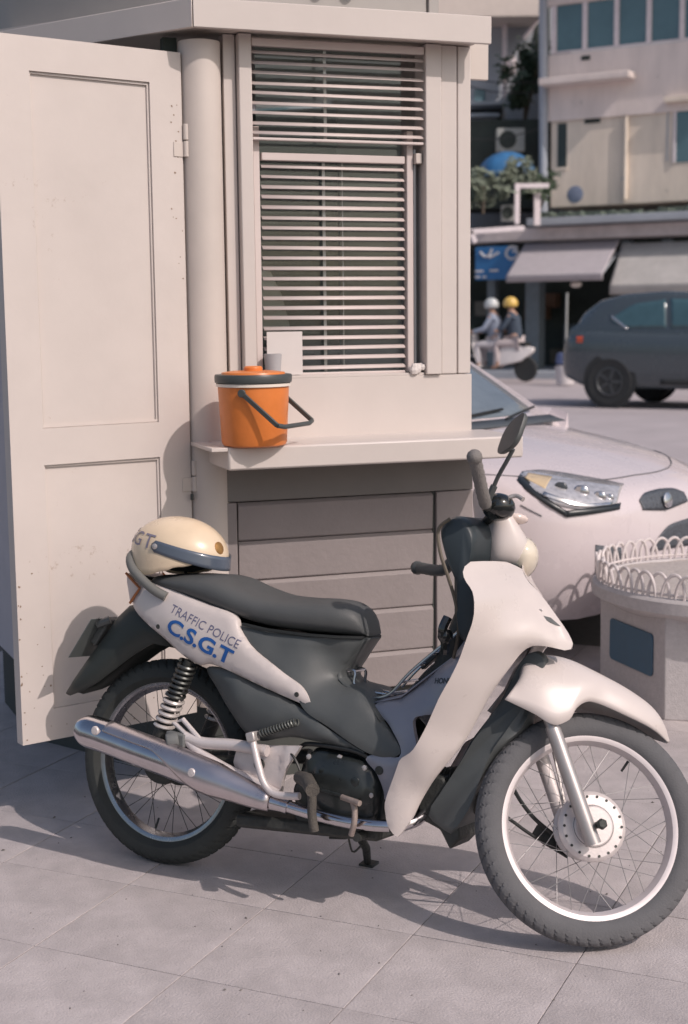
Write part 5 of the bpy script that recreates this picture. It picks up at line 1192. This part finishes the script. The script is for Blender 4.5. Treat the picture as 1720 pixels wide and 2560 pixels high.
o = MB().ball((0, 0, 0), .10, 14, (1.3, 1, .75)).build('shop_lamp', M('pale_lamp_globe', (.80, .72, .66), .4), None); o.location = lp; tag(o, 'pale round lamp globe hanging in the dark shop front', 'lamp')
b = MB(); b.tube([(0, 0, 0), (.05, 0, .28)], .012, 6); b.build('lamp_cord', BLK, o)
# pole standing in a bucket
bp_ = at(1413, 956, 28.5); bp_.z = gz(bp_.x, bp_.y)
PO = thing('parking_pole', 'thin grey pole standing in a white weighted bucket by the road', 'pole', bp_)
b = MB(); b.tube([(0, 0, .2), (0.02, 0, 1.78)], .024, 10); b.build('pole', M('grey_pole', (.33, .34, .33), .6), PO)
b = MB(); b.lathe([(.17, 0), (.20, .30), (.20, .36), (.12, .38)], seg=20); b.build('bucket', M('white_bucket', (.60, .56, .56), .6, var=.15), PO)
b = MB(); b.lathe([(.16, .385), (.20, .42), (.17, .60), (.10, .62)], seg=16); b.build('blue_sack', M('blue_sack', (.10, .13, .25), .7), PO)
# rubble and greenery on the shop roof
rb = thing('shop_roof_ledge', 'grey cement ledge with moss and rubble above the shops', 'ledge', FO, FA)
zl0 = zb0 + .08
bx('ledge_slab', GREYS, rb, -.2, 9.5, -.9, -.02, zl0, zl0 + .16, .02)
m = MB()
for q in range(150):
    s = random.uniform(-.1, 9); y = -random.uniform(.05, .75); r = random.uniform(.05, .15) * (1 - .4 * (-y)); m.ball((s, y, zl0 + .16 + random.uniform(0, .12)), r, 6, (1.6, 1, .8))
tag(m.build('mossy_rubble', M('mossy_rubble', (.13, .16, .13), .95, var=.5, scale=6), rb, ang=0), kind='stuff')
# ---- jumbled yard left of the ochre house
def wbox(name, mat, x0, y0, x1, y1, D, dep, label=None, cat=None, parent=None, rz=0, bev=.01, group=None):
    """upright box facing the camera, D away, between two photo corners"""
    a = at(x0, y0, D); c = at(x1, y1, D); w_ = abs(c.x - a.x) / 2; cx = (a.x + c.x) / 2; zb, zt = min(a.z, c.z), max(a.z, c.z)
    o = MB().box(-w_, w_, 0, dep, 0, zt - zb).build(name, mat, None, bevel=bev); o.location = (cx, D, zb); o.rotation_euler = (0, 0, rz)
    if label: tag(o, label, cat, group)
    return o
HD_ = 37.0
def hb(name, mat, par, x0, y0, x1, y1, o0, o1, bev=.01):
    """box on a wall facing the street, HD_ metres off, between two measured corners"""
    a = at(x0, y0, HD_); c = at(x1, y1, HD_); z0 = gz(3, HD_)
    return MB().box(min(a.x, c.x) - 3.2, max(a.x, c.x) - 3.2, o0, o1, min(a.z, c.z) - z0, max(a.z, c.z) - z0).build(name, mat, par, bevel=bev)
bh = thing('grey_house', 'grey blue cement house set back behind the yard', 'house', (3.2, HD_, gz(3, HD_)))
hb('wall', GREYS, bh, 900, -260, 1420, 960, 0, 3, .02)
hb('balcony_slab', M('sand_soffit_paint', (.60, .53, .48), .8, var=.06), bh, 900, -40, 1336, 68, -1.3, -.003, .02)
hb('column', FRAMEW, bh, 1252, 70, 1262, 250, -.5, -.3, .01)
hb('parapet', GREYS, bh, 1256, 250, 1362, 312, -.9, -.7, .02)
hb('recess', DRK, bh, 1337, 20, 1372, 250, -.04, -.003, 0)
hb('recess', DRK, bh, 1160, 255, 1255, 520, -.04, -.003, 0); hb('recess', DRK, bh, 1258, 314, 1372, 520, -.60, -.50, 0)
hb('porch_roof', M('blue_grey_tin', (.40, .43, .47), .6), bh, 1150, 268, 1250, 276, -1.0, -.05, .01); hb('porch_roof', MATS['blue_grey_tin'], bh, 1150, 300, 1236, 308, -1.2, -.05, .01)
hb('yard_post', GREYS, bh, 1214, 345, 1220, 410, -1.1, -1.0, .01)
w = hb('window', TEAL, bh, 1185, 225, 1212, 262, -.06, -.042, 0)
b = MB(); p0, p1 = at(1300, 112, HD_) - Vector((3.2, HD_, gz(3, HD_))), at(1334, 66, HD_) - Vector((3.2, HD_, gz(3, HD_))); b.tube([p0 + Vector((0, -.8, 0)), p1 + Vector((0, -.8, 0))], .05, 6); b.build('brace', FRAMEW, bh)
def ac(x0, y0, x1, y1, D, label):
    a = at(x0, y0, D); c = at(x1, y1, D); w_, h_ = (c.x - a.x), (a.z - c.z); o = thing('air_conditioner', label, 'air conditioner', ((a.x + c.x) / 2, D, c.z), group='outdoor air conditioner units')
    bx('casing', M('aged_casing', (.33, .34, .32), .6, var=.1), o, -w_ / 2, w_ / 2, 0, .3, 0, h_, .015)
    b = MB(); b.lathe([(h_ * .38, 0), (h_ * .38, .015), (h_ * .33, .015), (h_ * .33, .004), (.001, .004)], (-w_ * .12, -.002, h_ / 2), (0, -1, 0), 20); b.build('fan_grille', DRK, o)
ac(1243, 320, 1312, 378, 33.6, 'grey air conditioner unit hung beneath the low cement parapet'); ac(1256, 512, 1290, 552, 31.0, 'small pale air conditioner unit on the shop roof behind the white frame')
tp = at(1268, 425, 32.5); rows = []
for i in range(7):
    t = i / 6 * math.pi / 2; rows.append([Vector((.62 * math.cos(t) * math.cos(a) * (1 + .06 * math.sin(5 * a)), .5 * math.cos(t) * math.sin(a), .50 * math.sin(t))) for a in [2 * math.pi * k / 24 for k in range(24)]])
o = MB().grid(rows, close_c=True).build('blue_tarpaulin', M('blue_tarpaulin', (.035, .15, .33), .55, var=.25, scale=5), None); o.location = tp - Vector((0, 0, .1)); tag(o, 'bright blue tarpaulin domed over goods in the yard', 'tarpaulin')
wbox('yard_shed', DRK, 1170, 300, 1365, 520, 34.5, 1.5, 'dark timber yard shed behind the blue tarpaulin', 'shed')
fr = thing('white_pipe_frame', 'white square pipe frame standing on the shop roof', 'frame', at(1293, 560, 30.4))
zz = at(1293, 458, 30.4).z - at(1293, 560, 30.4).z; ww = at(1372, 458, 30.4).x - at(1293, 458, 30.4).x
bx('post', FRAMEW, fr, -.05, .05, 0, .09, 0, zz, .006); bx('post', FRAMEW, fr, ww * .64, ww * .64 + .13, .5, .6, 0, zz - .15, .006); bx('rail', FRAMEW, fr, .052, ww, .0, .09, zz - .10, zz - .005, .006)
s0, z0 = fac(1196, 582, .3)
b = MB(); b.obox((0, 0, 0), (.55, 0, .03), (0, .05, 0), (-.002, 0, .05)); b.obox((-.48, 0, -.13), (.05, 0, -.12), (0, .05, 0), (.04, 0, .02)); o = b.build('white_bracket', FRAMEW, None, bevel=.005); o.location = at(1242, 575, 29.6); tag(o, 'white angle bracket lying on the shop roof edge', 'bracket')
wbox('roof_box', M('pale_box', (.45, .45, .46), .7), 1258, 510, 1288, 550, 30.6, .3)
bpy.data.objects.remove(bpy.data.objects['roof_box'])
LEAF = M('dark_leaves', (.055, .085, .05), .6, var=.45, scale=3); LEAF2 = M('grey_green_leaves', (.17, .20, .15), .7, var=.4, scale=3)
def bush(name, label, cat, c, rx, rz_, n, mat, size, trunk=True, group=None, seed=1):
    rnd = random.Random(seed); t = thing(name, label, cat, c, group=group)
    m = MB()
    cl = [Vector((rnd.gauss(0, .45) * rx, rnd.gauss(0, .45) * rx * .7, rz_ * (.9 + rnd.gauss(0, .38)))) for _ in range(14)]
    for q in range(n):
        k = rnd.choice(cl); p = k + Vector((rnd.gauss(0, .16) * rx, rnd.gauss(0, .16) * rx, rnd.gauss(0, .16) * rz_)); p.z = max(p.z, .02)
        a = Vector((rnd.gauss(0, 1), rnd.gauss(0, 1), rnd.gauss(0, .6))).normalized(); b_ = a.orthogonal().normalized(); s_ = size * rnd.uniform(.6, 1.5)
        m.add([p - a * s_, p + b_ * s_ * .38, p + a * s_, p - b_ * s_ * .38], [(0, 1, 2, 3)])
    m.build('crown', mat, t, ang=0)
    b = MB()
    for q in range(4): e = rnd.choice(cl); b.tube([(0, 0, -.3 * rz_), e * .5 + Vector((.05, 0, 0)), e], [.05 * rx + .01, .035 * rx + .006, .008], 6)
    b.build('trunk', M('bark', (.10, .08, .06), .9), t)
    return t
bush('tree', 'dark leafy tree between the grey house and the ochre house', 'tree', at(1312, 270, 35.0), .62, 1.0, 1500, LEAF, .10, seed=3)
bush('shrub', 'grey green shrub in front of the blue tarpaulin', 'shrub', at(1290, 480, 30.8), .42, .38, 500, LEAF2, .09, seed=4)
bush('shrub', 'low pale shrub beside the kiosk edge on the shop roof', 'shrub', at(1208, 520, 30.6), .40, .42, 600, LEAF2, .09, seed=5)
bush('shrub', 'dark shrub against the foot of the corner pipe', 'shrub', at(1352, 505, 31.2), .36, .34, 400, LEAF, .08, seed=6)
wt = thing('white_water_tank', 'small white tank glinting above the tree', 'tank', at(1278, 185, 36.6))
b = MB(); b.lathe([(.10, 0), (.12, .05), (.12, .38), (.05, .45)], seg=14); b.build('tank', FRAMEW, wt)
# kerb of the far pavement
kb_ = MB(); kb_.box(-9, 9.5, -1.3, -.62, -.05, .13); o = kb_.build('far_kerb', GREYS, None, bevel=.02); o.location = FO; o.rotation_euler = (0, 0, FA); tag(o, kind='structure')
# block further along so that the street is closed off beyond the frame
def far_house(label, x, y, w, d, h, mat, rz=0):
    t = thing('terrace_house', label, 'house', (x, y, gz(x, y)), rz, group='houses along the street'); bx('wall', mat, t, -w / 2, w / 2, 0, d, 0, h, .03)
    for i in range(int(w / 2)):
        for j in range(int(h / 3)):
            xx = -w / 2 + 1 + 2 * i; bx('window', TEAL, t, xx - .45, xx + .45, -.03, -.002, 1.2 + 3 * j, 2.6 + 3 * j, 0)
far_house('tall grey cement house rising behind the yard', 3, 44, 16, 6, 13, GREYS)

# overhead cables in the yard
for k, (x0, y0, x1, y1, D) in enumerate(((1120, 200, 1345, 232, 34.0), (1120, 178, 1345, 205, 34.2), (1140, 345, 1350, 322, 33.0))):
    a, c = at(x0, y0, D), at(x1, y1, D); m_ = (a + c) / 2 - Vector((0, 0, .12))
    o = MB().tube(catmull([Vector((0, 0, 0)), m_ - a, c - a], 14), .014, 5).build('overhead_cable', BLK, None); o.location = a
    tag(o, ('lower of two black cables sagging in front of the dark tree', 'upper of two black cables sagging in front of the dark tree', 'black cable sagging just above the hanging air conditioner')[k], 'cable', 'overhead cables across the yard')

far_house('cream terrace house hidden behind the kiosk', -8, 40, 9, 8, 10, M('cream_far_render', (.62, .55, .46), .85, var=.12, scale=1.2))
far_house('pale blue terrace house further left along the street', -19, 42, 11, 8, 12.5, M('blue_far_render', (.42, .47, .50), .85, var=.12, scale=1.2))
far_house('pink terrace house at the far left of the street', -32, 41, 13, 8, 9.5, M('pink_far_render', (.58, .46, .43), .85, var=.12, scale=1.2))
far_house('tall ochre terrace house at the far right of the street', 19, 30, 12, 8, 13, YEL, R(-25))
